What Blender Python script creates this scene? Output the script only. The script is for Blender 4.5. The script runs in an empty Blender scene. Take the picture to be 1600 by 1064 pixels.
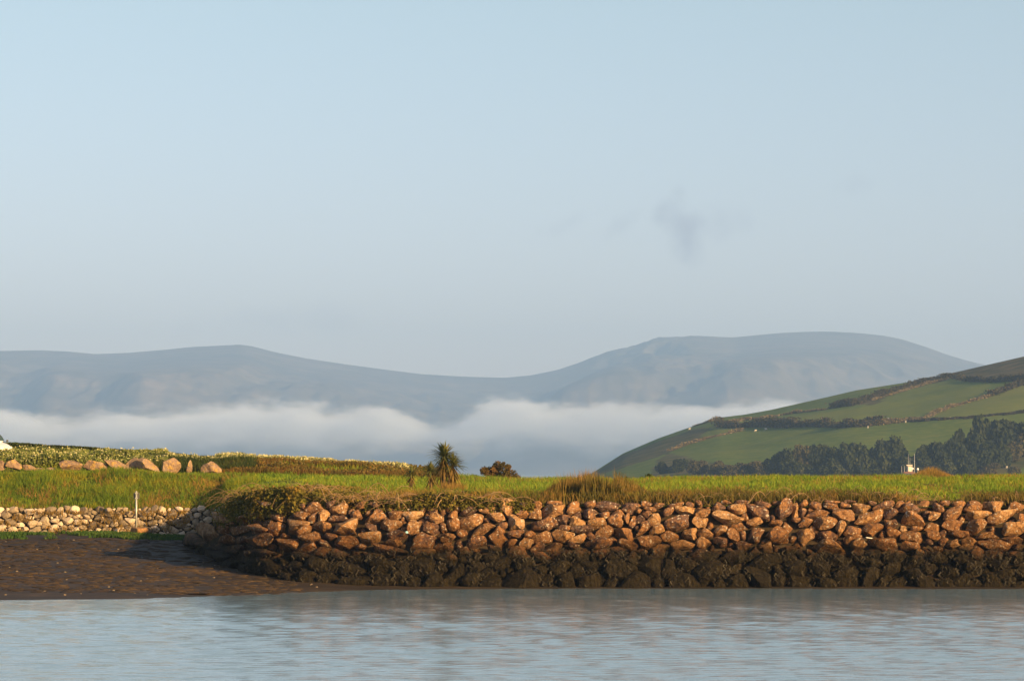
import bpy, bmesh, math, random
import numpy as np
from mathutils import Vector, Euler, Matrix

sc = bpy.context.scene
R = math.radians
rng = np.random.default_rng(7)
random.seed(7)

# ------------------------------------------------------------------ camera
F = 4444.0            # focal length in pixels of the 1600 px wide photograph
H = 3.4               # eye height above the water
YH = 738.0            # image row of the horizon
cam_d = bpy.data.cameras.new('camera')
cam_d.sensor_width = 36.0
cam_d.lens = F / 1600.0 * 36.0
cam_d.shift_y = (YH - 532.0) / 1600.0
cam_d.clip_start = 1.0
cam_d.clip_end = 60000.0
cam = bpy.data.objects.new('camera', cam_d)
sc.collection.objects.link(cam)
cam.location = (0, 0, H)
cam.rotation_euler = (R(90), 0, 0)
sc.camera = cam

# ------------------------------------------------------------------ world and sun
SUN_AZ, SUN_EL = 44.0, 15.5     # sun behind the camera, to the right
w = bpy.data.worlds.new('World'); sc.world = w; w.use_nodes = True
nt = w.node_tree; nt.nodes.clear()
N = nt.nodes.new; L = nt.links.new
out = N('ShaderNodeOutputWorld'); bg = N('ShaderNodeBackground'); sky = N('ShaderNodeTexSky')
sky.sky_type = 'NISHITA'; sky.sun_disc = False
sky.sun_elevation = R(SUN_EL); sky.sun_rotation = R(180 - SUN_AZ)
sky.air_density = 1.0; sky.dust_density = 0.8; sky.ozone_density = 2.0; sky.altitude = 0
bg.inputs['Strength'].default_value = 0.075
# thin wisps of cloud, a property of the sky itself
tc = N('ShaderNodeTexCoord')
def wisp(center, inv, rot, nscale, lo, hi, seed):
    sub = N('ShaderNodeVectorMath'); sub.operation = 'SUBTRACT'; sub.inputs[1].default_value = center
    L(tc.outputs['Generated'], sub.inputs[0])
    mp = N('ShaderNodeMapping'); mp.inputs['Rotation'].default_value = (0, R(rot), 0)
    L(sub.outputs[0], mp.inputs['Vector'])
    no = N('ShaderNodeTexNoise'); no.noise_dimensions = '4D'; no.inputs['W'].default_value = seed
    no.inputs['Scale'].default_value = nscale; no.inputs['Detail'].default_value = 6; no.inputs['Roughness'].default_value = .55
    L(tc.outputs['Generated'], no.inputs['Vector'])
    mul = N('ShaderNodeVectorMath'); mul.operation = 'MULTIPLY'; mul.inputs[1].default_value = inv
    L(mp.outputs[0], mul.inputs[0])
    ln = N('ShaderNodeVectorMath'); ln.operation = 'LENGTH'; L(mul.outputs[0], ln.inputs[0])
    # radius minus noise
    s = N('ShaderNodeMath'); s.operation = 'MULTIPLY_ADD'; s.inputs[1].default_value = -3.2
    L(no.outputs[0], s.inputs[0]); L(ln.outputs['Value'], s.inputs[2])
    mr = N('ShaderNodeMapRange'); mr.interpolation_type = 'SMOOTHSTEP'
    mr.inputs['From Min'].default_value = lo; mr.inputs['From Max'].default_value = hi
    mr.inputs['To Min'].default_value = 1; mr.inputs['To Max'].default_value = 0
    L(s.outputs[0], mr.inputs['Value'])
    return mr.outputs[0]
def sdir(px, py):
    v = Vector(((px - 800) / F, 1.0, (YH - py) / F)).normalized()
    return tuple(v)
tint = N('ShaderNodeMix'); tint.data_type = 'RGBA'; tint.blend_type = 'MULTIPLY'; tint.inputs[0].default_value = 1
L(sky.outputs[0], tint.inputs[6]); _sp = N('ShaderNodeSeparateXYZ'); _tc0 = N('ShaderNodeTexCoord'); L(_tc0.outputs['Generated'], _sp.inputs[0])
_mr = N('ShaderNodeMapRange'); _mr.inputs['From Min'].default_value = .0; _mr.inputs['From Max'].default_value = .17; L(_sp.outputs['Z'], _mr.inputs['Value'])
_tm = N('ShaderNodeMix'); _tm.data_type = 'RGBA'; L(_mr.outputs[0], _tm.inputs[0]); _tm.inputs[6].default_value = (1.16, .91, 1.12, 1); _tm.inputs[7].default_value = (1.28, 1.08, .95, 1)
L(_tm.outputs[2], tint.inputs[7])
col = tint.outputs[2]
for (px, py, wx, wz, rot, ns, seed, amt) in ((1066, 362, 40, 56, 14, 38, 3.1, .55), (880, 356, 45, 16, 25, 60, 5.5, .22),
                                             (975, 350, 40, 14, 35, 60, 9.2, .2), (450, 500, 160, 30, 0, 30, 2.2, .16), (1330, 290, 30, 20, 0, 60, 7.7, .16),
                                             (1130, 350, 60, 30, 10, 60, 4.7, .2)):
    m = wisp(sdir(px, py), (F / wx, 0.0, F / wz), rot, ns * 2.2, -1.8, -.35, seed)
    mx = N('ShaderNodeMix'); mx.data_type = 'RGBA'
    k = N('ShaderNodeMath'); k.operation = 'MULTIPLY'; k.inputs[1].default_value = amt; L(m, k.inputs[0])
    L(k.outputs[0], mx.inputs[0]); L(col, mx.inputs[6]); mx.inputs[7].default_value = (2.4, 2.5, 3.1, 1)
    col = mx.outputs[2]
L(col, bg.inputs['Color']); L(bg.outputs[0], out.inputs[0])

sd = bpy.data.lights.new('sun', 'SUN'); sd.energy = 5.0; sd.angle = R(0.5); sd.color = (1.0, 0.63, 0.24)
so = bpy.data.objects.new('sun', sd); sc.collection.objects.link(so)
svec = Vector((math.sin(R(SUN_AZ)) * math.cos(R(SUN_EL)), -math.cos(R(SUN_AZ)) * math.cos(R(SUN_EL)), math.sin(R(SUN_EL))))
so.rotation_euler = svec.to_track_quat('Z', 'Y').to_euler(); so.location = (60, -40, 60)

vs = sc.view_settings
sc.display_settings.display_device = 'sRGB'
vs.view_transform = 'Standard'; vs.look = 'None'; vs.exposure = 1.14; vs.gamma = 1.0; vs.use_curve_mapping = False
cy = sc.cycles
cy.use_denoising = True
cy.max_bounces = 5; cy.diffuse_bounces = 2; cy.glossy_bounces = 3; cy.transmission_bounces = 3; cy.volume_bounces = 2; cy.transparent_max_bounces = 8
cy.volume_max_steps = 256

# ------------------------------------------------------------------ helpers
def PX(px, d): return (px - 800.0) * d / F
def PZ(py, d): return H - (py - YH) * d / F
def at(px, py, d): return Vector((PX(px, d), d, PZ(py, d)))

def mesh_obj(name, verts, faces, mat=None, parent=None, smooth=False, link=True):
    """faces: (n,k) numpy array with constant k, or list of lists"""
    me = bpy.data.meshes.new(name)
    verts = np.asarray(verts, dtype=np.float32)
    if isinstance(faces, np.ndarray):
        n, k = faces.shape
        me.vertices.add(len(verts)); me.vertices.foreach_set('co', verts.ravel())
        me.loops.add(n * k); me.loops.foreach_set('vertex_index', faces.astype(np.int32).ravel())
        me.polygons.add(n); me.polygons.foreach_set('loop_start', np.arange(0, n * k, k, dtype=np.int32))
        me.update(calc_edges=True); me.validate()
    else:
        me.from_pydata([tuple(v) for v in verts], [], faces); me.update()
    if smooth: me.polygons.foreach_set('use_smooth', np.ones(len(me.polygons), dtype=bool))
    if smooth == 'sharp': me.set_sharp_from_angle(angle=R(24))
    if mat: me.materials.append(mat)
    o = bpy.data.objects.new(name, me)
    sc.collection.objects.link(o)
    if parent: o.parent = parent
    return o

def tag(o, label=None, cat=None, group=None, kind=None):
    if label: o['label'] = label
    if cat: o['category'] = cat
    if group: o['group'] = group
    if kind: o['kind'] = kind
    return o

def empty(name, loc=(0, 0, 0), rz=0.0):
    o = bpy.data.objects.new(name, None); sc.collection.objects.link(o)
    o.empty_display_size = .3
    o.location = loc; o.rotation_euler = (0, 0, rz); return o

def hash3(ix, iy, iz, seed):
    n = (ix.astype(np.int64) * 73856093) ^ (iy.astype(np.int64) * 19349663) ^ (iz.astype(np.int64) * 83492791) ^ (seed * 2654435761)
    n = (n ^ (n >> 13)) * 1274126177
    n = (n ^ (n >> 16)) & 0xFFFFFF
    return n / float(0xFFFFFF) * 2 - 1

def vnoise(p, seed=0):
    """value noise, p (n,3)"""
    p = np.asarray(p, float); i = np.floor(p); f = p - i; f = f * f * (3 - 2 * f); i = i.astype(np.int64)
    r = 0
    for a in (0, 1):
        for b in (0, 1):
            for c in (0, 1):
                wgt = (f[:, 0] if a else 1 - f[:, 0]) * (f[:, 1] if b else 1 - f[:, 1]) * (f[:, 2] if c else 1 - f[:, 2])
                r = r + wgt * hash3(i[:, 0] + a, i[:, 1] + b, i[:, 2] + c, seed)
    return r

def fbm(p, seed=0, o=4, g=.5):
    p = np.asarray(p, float); r = 0; a = 1; s = 1
    for k in range(o):
        r = r + a * vnoise(p * s, seed + k * 17); a *= g; s *= 2.03
    return r

def noise01(x, y, s, seed): return np.clip(fbm(np.stack([x * s, y * s, 0 * x], 1), seed, 3) * .7 + .5, 0, 1)
def grid_faces(nr, nc):
    i = np.arange(nr - 1)[:, None] * nc + np.arange(nc - 1)[None, :]
    return np.stack([i, i + 1, i + nc + 1, i + nc], -1).reshape(-1, 4)

# ------------------------------------------------------------------ materials
def mat(name, stops, scale=5, detail=5, rough=.85, bump=.0, bscale=None, bdist=.02, stretch=(1, 1, 1), rnd=0.0, island=False,
        transl=0.0, spots=None, spec=.3, scale2=None, rlo=.3, rhi=.7, coords='Object', extra=None):
    m = bpy.data.materials.new(name); m.use_nodes = True
    t = m.node_tree; ns = t.nodes; ln = t.links.new
    b = ns['Principled BSDF']; o = ns['Material Output']
    b.inputs['Roughness'].default_value = rough
    b.inputs['Specular IOR Level'].default_value = spec
    tcn = ns.new('ShaderNodeTexCoord'); geo = ns.new('ShaderNodeNewGeometry')
    src = tcn.outputs['Object'] if coords == 'Object' else geo.outputs['Position']
    mp = ns.new('ShaderNodeMapping'); mp.inputs['Scale'].default_value = stretch; ln(src, mp.inputs['Vector'])
    no = ns.new('ShaderNodeTexNoise'); no.inputs['Scale'].default_value = scale; no.inputs['Detail'].default_value = detail
    no.inputs['Roughness'].default_value = .6
    ln(mp.outputs[0], no.inputs['Vector'])
    fac = no.outputs[0]
    mr = ns.new('ShaderNodeMapRange'); mr.inputs['From Min'].default_value = rlo; mr.inputs['From Max'].default_value = rhi
    ln(fac, mr.inputs['Value']); fac = mr.outputs[0]
    if scale2:
        n2 = ns.new('ShaderNodeTexNoise'); n2.inputs['Scale'].default_value = scale2; n2.inputs['Detail'].default_value = 3
        ln(mp.outputs[0], n2.inputs['Vector'])
        r2 = ns.new('ShaderNodeMapRange'); r2.inputs['From Min'].default_value = .3; r2.inputs['From Max'].default_value = .7
        ln(n2.outputs[0], r2.inputs['Value'])
        av = ns.new('ShaderNodeMix'); av.inputs[0].default_value = .5; ln(fac, av.inputs[2]); ln(r2.outputs[0], av.inputs[3]); fac = av.outputs[0]
    if rnd:
        if island: rs = geo.outputs['Random Per Island']
        else: rs = ns.new('ShaderNodeObjectInfo').outputs['Random']
        av = ns.new('ShaderNodeMix'); av.inputs[0].default_value = rnd; ln(fac, av.inputs[2]); ln(rs, av.inputs[3]); fac = av.outputs[0]
    cr = ns.new('ShaderNodeValToRGB'); e = cr.color_ramp.elements
    for k, (p, c) in enumerate(stops):
        if k < 2: e[k].position = p; e[k].color = (*c, 1)
        else:
            q = e.new(p); q.color = (*c, 1)
    ln(fac, cr.inputs[0]); colr = cr.outputs[0]
    if spots:
        sn = ns.new('ShaderNodeTexNoise'); sn.inputs['Scale'].default_value = spots[0]; sn.inputs['Detail'].default_value = 3
        ln(src, sn.inputs['Vector'])
        sm = ns.new('ShaderNodeMapRange'); sm.inputs['From Min'].default_value = spots[1]; sm.inputs['From Max'].default_value = spots[1] + .06
        ln(sn.outputs[0], sm.inputs['Value'])
        mx = ns.new('ShaderNodeMix'); mx.data_type = 'RGBA'; ln(sm.outputs[0], mx.inputs[0]); ln(colr, mx.inputs[6]); mx.inputs[7].default_value = (*spots[2], 1)
        colr = mx.outputs[2]
    if extra: colr = extra(t, colr, geo, tcn)
    ln(colr, b.inputs['Base Color'])
    if bump:
        bn = ns.new('ShaderNodeTexNoise'); bn.inputs['Scale'].default_value = bscale or scale * 3; bn.inputs['Detail'].default_value = 6; bn.inputs['Roughness'].default_value = .65
        ln(mp.outputs[0], bn.inputs['Vector'])
        bu = ns.new('ShaderNodeBump'); bu.inputs['Strength'].default_value = bump; bu.inputs['Distance'].default_value = bdist
        ln(bn.outputs[0], bu.inputs['Height']); ln(bu.outputs[0], b.inputs['Normal'])
    if transl:
        tr = ns.new('ShaderNodeBsdfTranslucent'); ln(colr, tr.inputs['Color'])
        mi = ns.new('ShaderNodeMixShader'); mi.inputs[0].default_value = transl
        ln(b.outputs[0], mi.inputs[1]); ln(tr.outputs[0], mi.inputs[2]); ln(mi.outputs[0], o.inputs['Surface'])
    return m

def plain(name, c, rough=.5, metal=0.0, spec=.5, transmission=0.0):
    m = bpy.data.materials.new(name); m.use_nodes = True
    t = m.node_tree; b = t.nodes['Principled BSDF']
    b.inputs['Roughness'].default_value = rough; b.inputs['Metallic'].default_value = metal; b.inputs['Specular IOR Level'].default_value = spec
    no = t.nodes.new('ShaderNodeTexNoise'); no.inputs['Scale'].default_value = 6
    cr = t.nodes.new('ShaderNodeValToRGB')
    cr.color_ramp.elements[0].color = (*[x * .88 for x in c], 1); cr.color_ramp.elements[1].color = (*[min(1, x * 1.08) for x in c], 1)
    t.links.new(no.outputs[0], cr.inputs[0]); t.links.new(cr.outputs[0], b.inputs['Base Color'])
    b.inputs['Transmission Weight'].default_value = transmission
    return m

# rock with tidal zone: seaweed and dark algae below the tide line (a real stain tied to height above the water)
def tide(z0, z1, weed):
    def f(t, colr, geo, tcn):
        ns = t.nodes; ln = t.links.new
        sp = ns.new('ShaderNodeSeparateXYZ'); ln(geo.outputs['Position'], sp.inputs[0])
        no = ns.new('ShaderNodeTexNoise'); no.inputs['Scale'].default_value = 1.6; no.inputs['Detail'].default_value = 5
        ln(geo.outputs['Position'], no.inputs['Vector'])
        ad = ns.new('ShaderNodeMath'); ad.operation = 'MULTIPLY_ADD'; ad.inputs[1].default_value = -1.1; ln(no.outputs[0], ad.inputs[0]); ln(sp.outputs['Z'], ad.inputs[2])
        ad2 = ns.new('ShaderNodeMath'); ad2.operation = 'ADD'; ad2.inputs[1].default_value = .55; ln(ad.outputs[0], ad2.inputs[0])
        vw = ns.new('ShaderNodeTexVoronoi'); vw.feature = 'DISTANCE_TO_EDGE'; vw.inputs['Scale'].default_value = 2.6
        dn = ns.new('ShaderNodeTexNoise'); dn.inputs['Scale'].default_value = 2.5; dn.inputs['Detail'].default_value = 4; ln(geo.outputs['Position'], dn.inputs['Vector'])
        dv = ns.new('ShaderNodeVectorMath'); dv.operation = 'MULTIPLY_ADD'; dv.inputs[1].default_value = (.7, .7, .7); ln(dn.outputs['Color'], dv.inputs[0]); ln(geo.outputs['Position'], dv.inputs[2])
        ln(dv.outputs[0], vw.inputs['Vector'])
        vr = ns.new('ShaderNodeMapRange'); vr.inputs['From Min'].default_value = 0; vr.inputs['From Max'].default_value = .05; vr.inputs['To Min'].default_value = .75; vr.inputs['To Max'].default_value = 0; ln(vw.outputs['Distance'], vr.inputs['Value'])
        vm = ns.new('ShaderNodeMix'); vm.data_type = 'RGBA'; vm.blend_type = 'MULTIPLY'; ln(vr.outputs[0], vm.inputs[0]); ln(colr, vm.inputs[6]); vm.inputs[7].default_value = (.3, .25, .22, 1)
        colr = vm.outputs[2]
        # brown algal darkening, wide band
        m1 = ns.new('ShaderNodeMapRange'); m1.inputs['From Min'].default_value = z0; m1.inputs['From Max'].default_value = z1 + .75
        m1.inputs['To Min'].default_value = 1; m1.inputs['To Max'].default_value = 0; ln(ad2.outputs[0], m1.inputs['Value'])
        mx = ns.new('ShaderNodeMix'); mx.data_type = 'RGBA'; mx.blend_type = 'MULTIPLY'; ln(m1.outputs[0], mx.inputs[0]); ln(colr, mx.inputs[6]); mx.inputs[7].default_value = (.34, .27, .19, 1)
        m2 = ns.new('ShaderNodeMapRange'); m2.inputs['From Min'].default_value = z0; m2.inputs['From Max'].default_value = z1
        m2.inputs['To Min'].default_value = 1; m2.inputs['To Max'].default_value = 0; ln(ad2.outputs[0], m2.inputs['Value'])
        wn = ns.new('ShaderNodeTexNoise'); wn.inputs['Scale'].default_value = 9; wn.inputs['Detail'].default_value = 3
        mp = ns.new('ShaderNodeMapping'); mp.inputs['Scale'].default_value = (2, 2, .35); ln(geo.outputs['Position'], mp.inputs[0]); ln(mp.outputs[0], wn.inputs['Vector'])
        cr = ns.new('ShaderNodeValToRGB'); cr.color_ramp.elements[0].position = .35; cr.color_ramp.elements[0].color = (*weed[0], 1)
        cr.color_ramp.elements[1].position = .68; cr.color_ramp.elements[1].color = (*weed[1], 1); ln(wn.outputs[0], cr.inputs[0])
        m3 = ns.new('ShaderNodeMix'); m3.data_type = 'RGBA'; ln(m2.outputs[0], m3.inputs[0]); ln(mx.outputs[2], m3.inputs[6]); ln(cr.outputs[0], m3.inputs[7])
        return m3.outputs[2]
    return f

M = {}
M['rock'] = mat('sandstone', [(0, (.055, .042, .042)), (.28, (.15, .09, .07)), (.42, (.35, .175, .07)), (.56, (.22, .12, .065)), (.72, (.44, .25, .11)), (1, (.54, .41, .30))], scale=2.4, scale2=11, detail=8, rough=.92,
                bump=1, bscale=8, bdist=.16, rnd=.55, spots=(12, .60, (.56, .49, .40)), spec=.12, coords='Position', extra=tide(.9, 1.4, ((.006, .005, .003), (.026, .020, .010))))
M['rock2'] = mat('pale_fieldstone', [(0, (.12, .095, .07)), (.35, (.28, .22, .15)), (.65, (.50, .40, .29)), (1, (.72, .61, .48))], scale=4, rough=.92,
                 bump=1, bscale=14, bdist=.07, rnd=.75, spec=.12, coords='Position')
M['boulder'] = mat('boulder_rock', [(0, (.12, .08, .06)), (.4, (.25, .17, .115)), (1, (.44, .32, .21))], scale=2.2, detail=8, rough=.92, bump=1, bscale=7, bdist=.14,
                   rnd=.3, spots=(7, .56, (.42, .27, .09)), spec=.12, coords='Position')
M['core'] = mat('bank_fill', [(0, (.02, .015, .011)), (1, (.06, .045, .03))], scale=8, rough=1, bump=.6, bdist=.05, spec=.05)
M['weed'] = mat('bladder_wrack', [(0, (.006, .005, .003)), (.6, (.018, .014, .007)), (1, (.04, .028, .012))], scale=3, rough=.6, rnd=.7, island=True, spec=.3)
M['mud'] = mat('tidal_mud', [(0, (.012, .0085, .005)), (.45, (.026, .016, .0075)), (.8, (.052, .031, .012)), (1, (.10, .06, .022))], scale=.9, scale2=7, detail=8, rough=.75, bump=1, bscale=5, bdist=.05,
               stretch=(.3, 1, 1), spec=.3, coords='Position', spots=(26, .72, (.12, .09, .06)))
M['soil'] = mat('turf_soil', [(0, (.03, .03, .012)), (.5, (.06, .075, .018)), (1, (.10, .11, .028))], scale=1.2, scale2=9, rough=1, bump=1, bscale=12, bdist=.08, spec=.05, coords='Position')
def grass_mat(name, a, b, c, s1=.35):
    return mat(name, [(0, a), (.5, b), (1, c)], scale=s1, scale2=2.0, detail=4, rough=.7, rnd=.24, island=True, transl=.3, spec=.15, coords='Position', rlo=.36, rhi=.64)
M['grass'] = grass_mat('meadow_grass', (.05, .11, .012), (.15, .23, .020), (.36, .31, .03))
M['slopegrass'] = grass_mat('slope_grass', (.035, .085, .010), (.13, .19, .016), (.36, .26, .025), .6)
M['dry'] = grass_mat('dry_grass', (.10, .075, .018), (.23, .145, .035), (.38, .22, .055))
M['olive'] = grass_mat('olive_weeds', (.045, .05, .015), (.12, .10, .022), (.26, .13, .03), .9)
M['bramble'] = grass_mat('bramble_leaf', (.045, .055, .012), (.14, .125, .022), (.34, .19, .035), 1.1)
M['rust'] = grass_mat('rust_dock', (.05, .06, .014), (.12, .075, .018), (.22, .10, .028), .9)
M['alex'] = grass_mat('hogweed_leaf', (.06, .10, .028), (.17, .20, .05), (.27, .27, .08), .8)
M['umbel'] = mat('umbel_flower', [(0, (.30, .30, .10)), (1, (.62, .58, .34))], scale=2, rough=.8, rnd=.6, island=True, transl=.2, spec=.1)
M['hedge'] = grass_mat('hedge_leaf', (.018, .032, .01), (.04, .06, .014), (.08, .085, .022), .8)
M['stick'] = mat('dry_stem', [(0, (.16, .10, .05)), (1, (.36, .24, .12))], scale=4, rough=.9, rnd=.5, island=True)
M['alga'] = grass_mat('green_saltmarsh', (.025, .06, .014), (.05, .105, .02), (.12, .15, .03), 1.3)
M['palmleaf'] = grass_mat('palm_leaf', (.04, .06, .02), (.11, .13, .035), (.24, .20, .05), 2)
M['palmdry'] = grass_mat('palm_dead_leaf', (.09, .06, .02), (.18, .12, .035), (.30, .19, .05), 2)
M['bark'] = mat('bark', [(0, (.05, .035, .02)), (1, (.14, .10, .06))], scale=8, rough=.95, bump=.6)
M['bushleaf'] = grass_mat('bush_leaf', (.035, .04, .014), (.10, .075, .025), (.22, .12, .045), 2)

# ------------------------------------------------------------------ leaf and blade builders
def blades(P, h, wd, lean=.35, up=None, yaw=None):
    """P (n,3) roots; triangular bent blades, 2 triangles each via quad+tip"""
    n = len(P); h = np.broadcast_to(h, n).astype(float); wd = np.broadcast_to(wd, n).astype(float)
    a = rng.uniform(0, 2 * np.pi, n) if yaw is None else yaw
    la = rng.uniform(0, 2 * np.pi, n); lm = rng.uniform(0, lean, n) * h
    side = np.stack([np.cos(a), np.sin(a), np.zeros(n)], 1) * (wd / 2)[:, None]
    ld = np.stack([np.cos(la) * lm, np.sin(la) * lm, np.zeros(n)], 1)
    up = np.stack([np.zeros(n), np.zeros(n), h], 1)
    v0 = P - side; v1 = P + side
    mid = P + up * .6 + ld * .35
    v2 = mid + side * .8; v3 = mid - side * .8
    tip = P + up + ld
    V = np.stack([v0, v1, v2, v3, tip], 1).reshape(-1, 3)
    b = np.arange(n)[:, None] * 5
    Fc = np.concatenate([b + np.array([0, 1, 2]), b + np.array([0, 2, 3]), b + np.array([3, 2, 4])], 0)
    return V, Fc

def leaves(P, size, aspect=1.0, flat=0.0):
    """random oriented diamond leaves"""
    n = len(P); size = np.broadcast_to(size, n).astype(float)
    d = rng.normal(size=(n, 3)); d[:, 2] *= (1 - flat); d /= np.linalg.norm(d, axis=1)[:, None] + 1e-9
    e = rng.normal(size=(n, 3)); e -= (e * d).sum(1)[:, None] * d; e /= np.linalg.norm(e, axis=1)[:, None] + 1e-9
    d = d * size[:, None]; e = e * size[:, None] * aspect * .5
    V = np.stack([P - d * .5, P + e, P + d * .5, P - e], 1).reshape(-1, 3)
    b = np.arange(n)[:, None] * 4
    Fc = np.concatenate([b + np.array([0, 1, 2]), b + np.array([0, 2, 3])], 0)
    return V, Fc

def join(parts):
    vs_, fs = [], []; o = 0
    for v, f in parts:
        vs_.append(v); fs.append(f + o); o += len(v)
    return np.concatenate(vs_), np.concatenate(fs)

def tube(pts, rads, seg=6, cap=True):
    pts = [Vector(p) for p in pts]; V = []; Fc = []
    for i, p in enumerate(pts):
        t = (pts[min(i + 1, len(pts) - 1)] - pts[max(i - 1, 0)]).normalized()
        u = t.cross(Vector((0.13, 1, .07))); u = u.normalized() if u.length > 1e-4 else Vector((1, 0, 0)); v = t.cross(u)
        for k in range(seg):
            a = 2 * math.pi * k / seg
            V.append(p + (u * math.cos(a) + v * math.sin(a)) * rads[i])
    for i in range(len(pts) - 1):
        for k in range(seg):
            a = i * seg + k; b = i * seg + (k + 1) % seg
            Fc += [[a, b, b + seg], [a, b + seg, a + seg]]
    if cap:
        for base, sgn in ((0, 1), ((len(pts) - 1) * seg, -1)):
            for k in range(1, seg - 1):
                Fc.append([base, base + k + 1, base + k] if sgn > 0 else [base, base + k, base + k + 1])
    return np.array([tuple(v) for v in V]), np.array(Fc)

def bevel_box(name, size, loc, m, parent, bev=.02, rot=(0, 0, 0)):
    bm = bmesh.new(); bmesh.ops.create_cube(bm, size=1)
    bmesh.ops.scale(bm, vec=size, verts=bm.verts)
    bmesh.ops.bevel(bm, geom=bm.edges[:], offset=bev, segments=2, affect='EDGES')
    me = bpy.data.meshes.new(name); bm.to_mesh(me); bm.free(); me.materials.append(m)
    o = bpy.data.objects.new(name, me); sc.collection.objects.link(o); o.location = loc; o.rotation_euler = rot; o.parent = parent
    return o

# icosphere templates
def ico(level):
    bm = bmesh.new(); bmesh.ops.create_icosphere(bm, subdivisions=level, radius=1)
    v = np.array([x.co[:] for x in bm.verts]); f = np.array([[q.index for q in p.verts] for p in bm.faces]); bm.free(); return v, f
ICO2 = ico(2); ICO3 = ico(3); ICO4 = ico(4)

def rockshape(tmpl, seed, ncut=8, boxy=2.7, amp=.07):
    v = tmpl[0].copy(); r = np.random.default_rng(seed)
    rr = np.hypot(v[:, 0], v[:, 1]); k = (rr ** boxy + np.abs(v[:, 2]) ** boxy) ** (-1 / boxy); v = v * k[:, None]
    for q in range(ncut):
        n = r.normal(size=3); n[2] = n[2] * .8 + .3; n /= np.linalg.norm(n); h = r.uniform(.5, .86)
        d = v @ n - h; v = v - np.where(d > 0, d, 0)[:, None] * n * .99
    o = r.uniform(0, 50, 3)
    nn = fbm(v * 1.7 + o, seed, 4, .5); v = v * (1 + amp * nn)[:, None]
    return v

# ------------------------------------------------------------------ LAND (behind the sea wall and above the back wall)
LK = [  # px, then (distance, image row) control points from the wall top back over the crest
 (-700, [(106, 797), (113, 740), (116.5, 739), (118.5, 733), (121, 713), (125, 712), (137, 718), (150, 698), (166, 702), (235, 880)]),
 (0,    [(106, 797), (113, 742), (116.5, 740), (118.5, 734), (121, 717), (125, 716), (137, 721), (150, 701), (166, 705), (235, 880)]),
 (200,  [(106, 797), (113, 742), (116.5, 740), (118.5, 735), (121, 719), (125, 718), (137, 724), (150, 711), (166, 713), (235, 880)]),
 (310,  [(106, 797), (112, 752), (116.5, 741), (118.5, 736), (121, 723), (125, 720), (137, 726), (150, 720), (166, 722), (235, 880)]),
 (345,  [(104, 797), (108, 777), (114, 749), (118.5, 737), (122, 722), (126, 720), (137, 724), (150, 722), (166, 726), (235, 880)]),
 (375,  [(95, 786), (99, 776), (108, 760), (116, 742), (122, 723), (126, 721), (137, 724), (150, 723), (166, 728), (235, 880)]),
 (420,  [(88.2, 784), (94, 773), (104, 762), (115, 744), (122, 726), (126, 724), (137, 726), (150, 726), (166, 732), (235, 880)]),
 (500,  [(86.6, 785), (93, 770), (104, 757), (115, 747), (121, 731), (126, 727), (137, 728), (150, 731), (166, 740), (235, 880)]),
 (600,  [(85.8, 787), (92, 773), (104, 758), (115, 749), (121, 737), (127, 731), (137, 733), (150, 738), (166, 748), (235, 880)]),
 (660,  [(85.6, 788), (92, 775), (104, 760), (115, 750), (121, 742), (127, 738), (137, 740), (150, 745), (166, 752), (235, 880)]),
 (720,  [(85.6, 788), (92, 776), (104, 762), (115, 752), (121, 751), (128, 750), (137, 752), (150, 757), (166, 760), (235, 880)]),
 (830,  [(85.6, 788), (92, 777), (104, 764), (115, 755), (121, 755), (130, 755), (137, 757), (150, 758), (166, 765), (235, 880)]),
 (900,  [(85.6, 788), (92, 776), (104, 763), (115, 756), (121, 754), (130, 753), (137, 755), (150, 754), (166, 762), (235, 880)]),
 (1100, [(85.6, 786), (92, 774), (104, 760), (115, 753), (121, 751), (130, 750), (137, 752), (150, 752), (166, 760), (235, 880)]),
 (1600, [(85.6, 785), (92, 772), (104, 757), (115, 750), (121, 748), (130, 747), (137, 750), (150, 750), (166, 758), (235, 880)]),
 (2600, [(85.6, 785), (92, 772), (104, 757), (115, 750), (121, 748), (130, 747), (137, 750), (150, 750), (166, 758), (235, 880)])]
LPX = np.array([k[0] for k in LK], float); LD = np.array([[c[0] for c in k[1]] for k in LK], float); LY = np.array([[c[1] for c in k[1]] for k in LK], float)
LZ = H - (LY - YH) * LD / F
def land_z(x, d):
    x = np.asarray(x, float); d = np.asarray(d, float); px = 800 + x / d * F
    nk = LD.shape[1]
    Ds = np.stack([np.interp(px, LPX, LD[:, k]) for k in range(nk)], 0); Zs = np.stack([np.interp(px, LPX, LZ[:, k]) for k in range(nk)], 0)
    z = np.full(px.shape, np.nan)
    z = np.where(d <= Ds[0], Zs[0] - (Ds[0] - d) * .5, z)
    for k in range(nk - 1):
        m = (d > Ds[k]) & (d <= Ds[k + 1]); t = (d - Ds[k]) / (Ds[k + 1] - Ds[k])
        z = np.where(m, Zs[k] * (1 - t) + Zs[k + 1] * t, z)
    z = np.where(d > Ds[-1], Zs[-1], z)
    p = np.stack([x * .45, d * .3, np.zeros_like(x)], -1).reshape(-1, 3)
    n = fbm(p, 5, 3).reshape(px.shape)
    return z + n * .07
def land_start(px): return np.interp(px, LPX, LD[:, 0])

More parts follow.
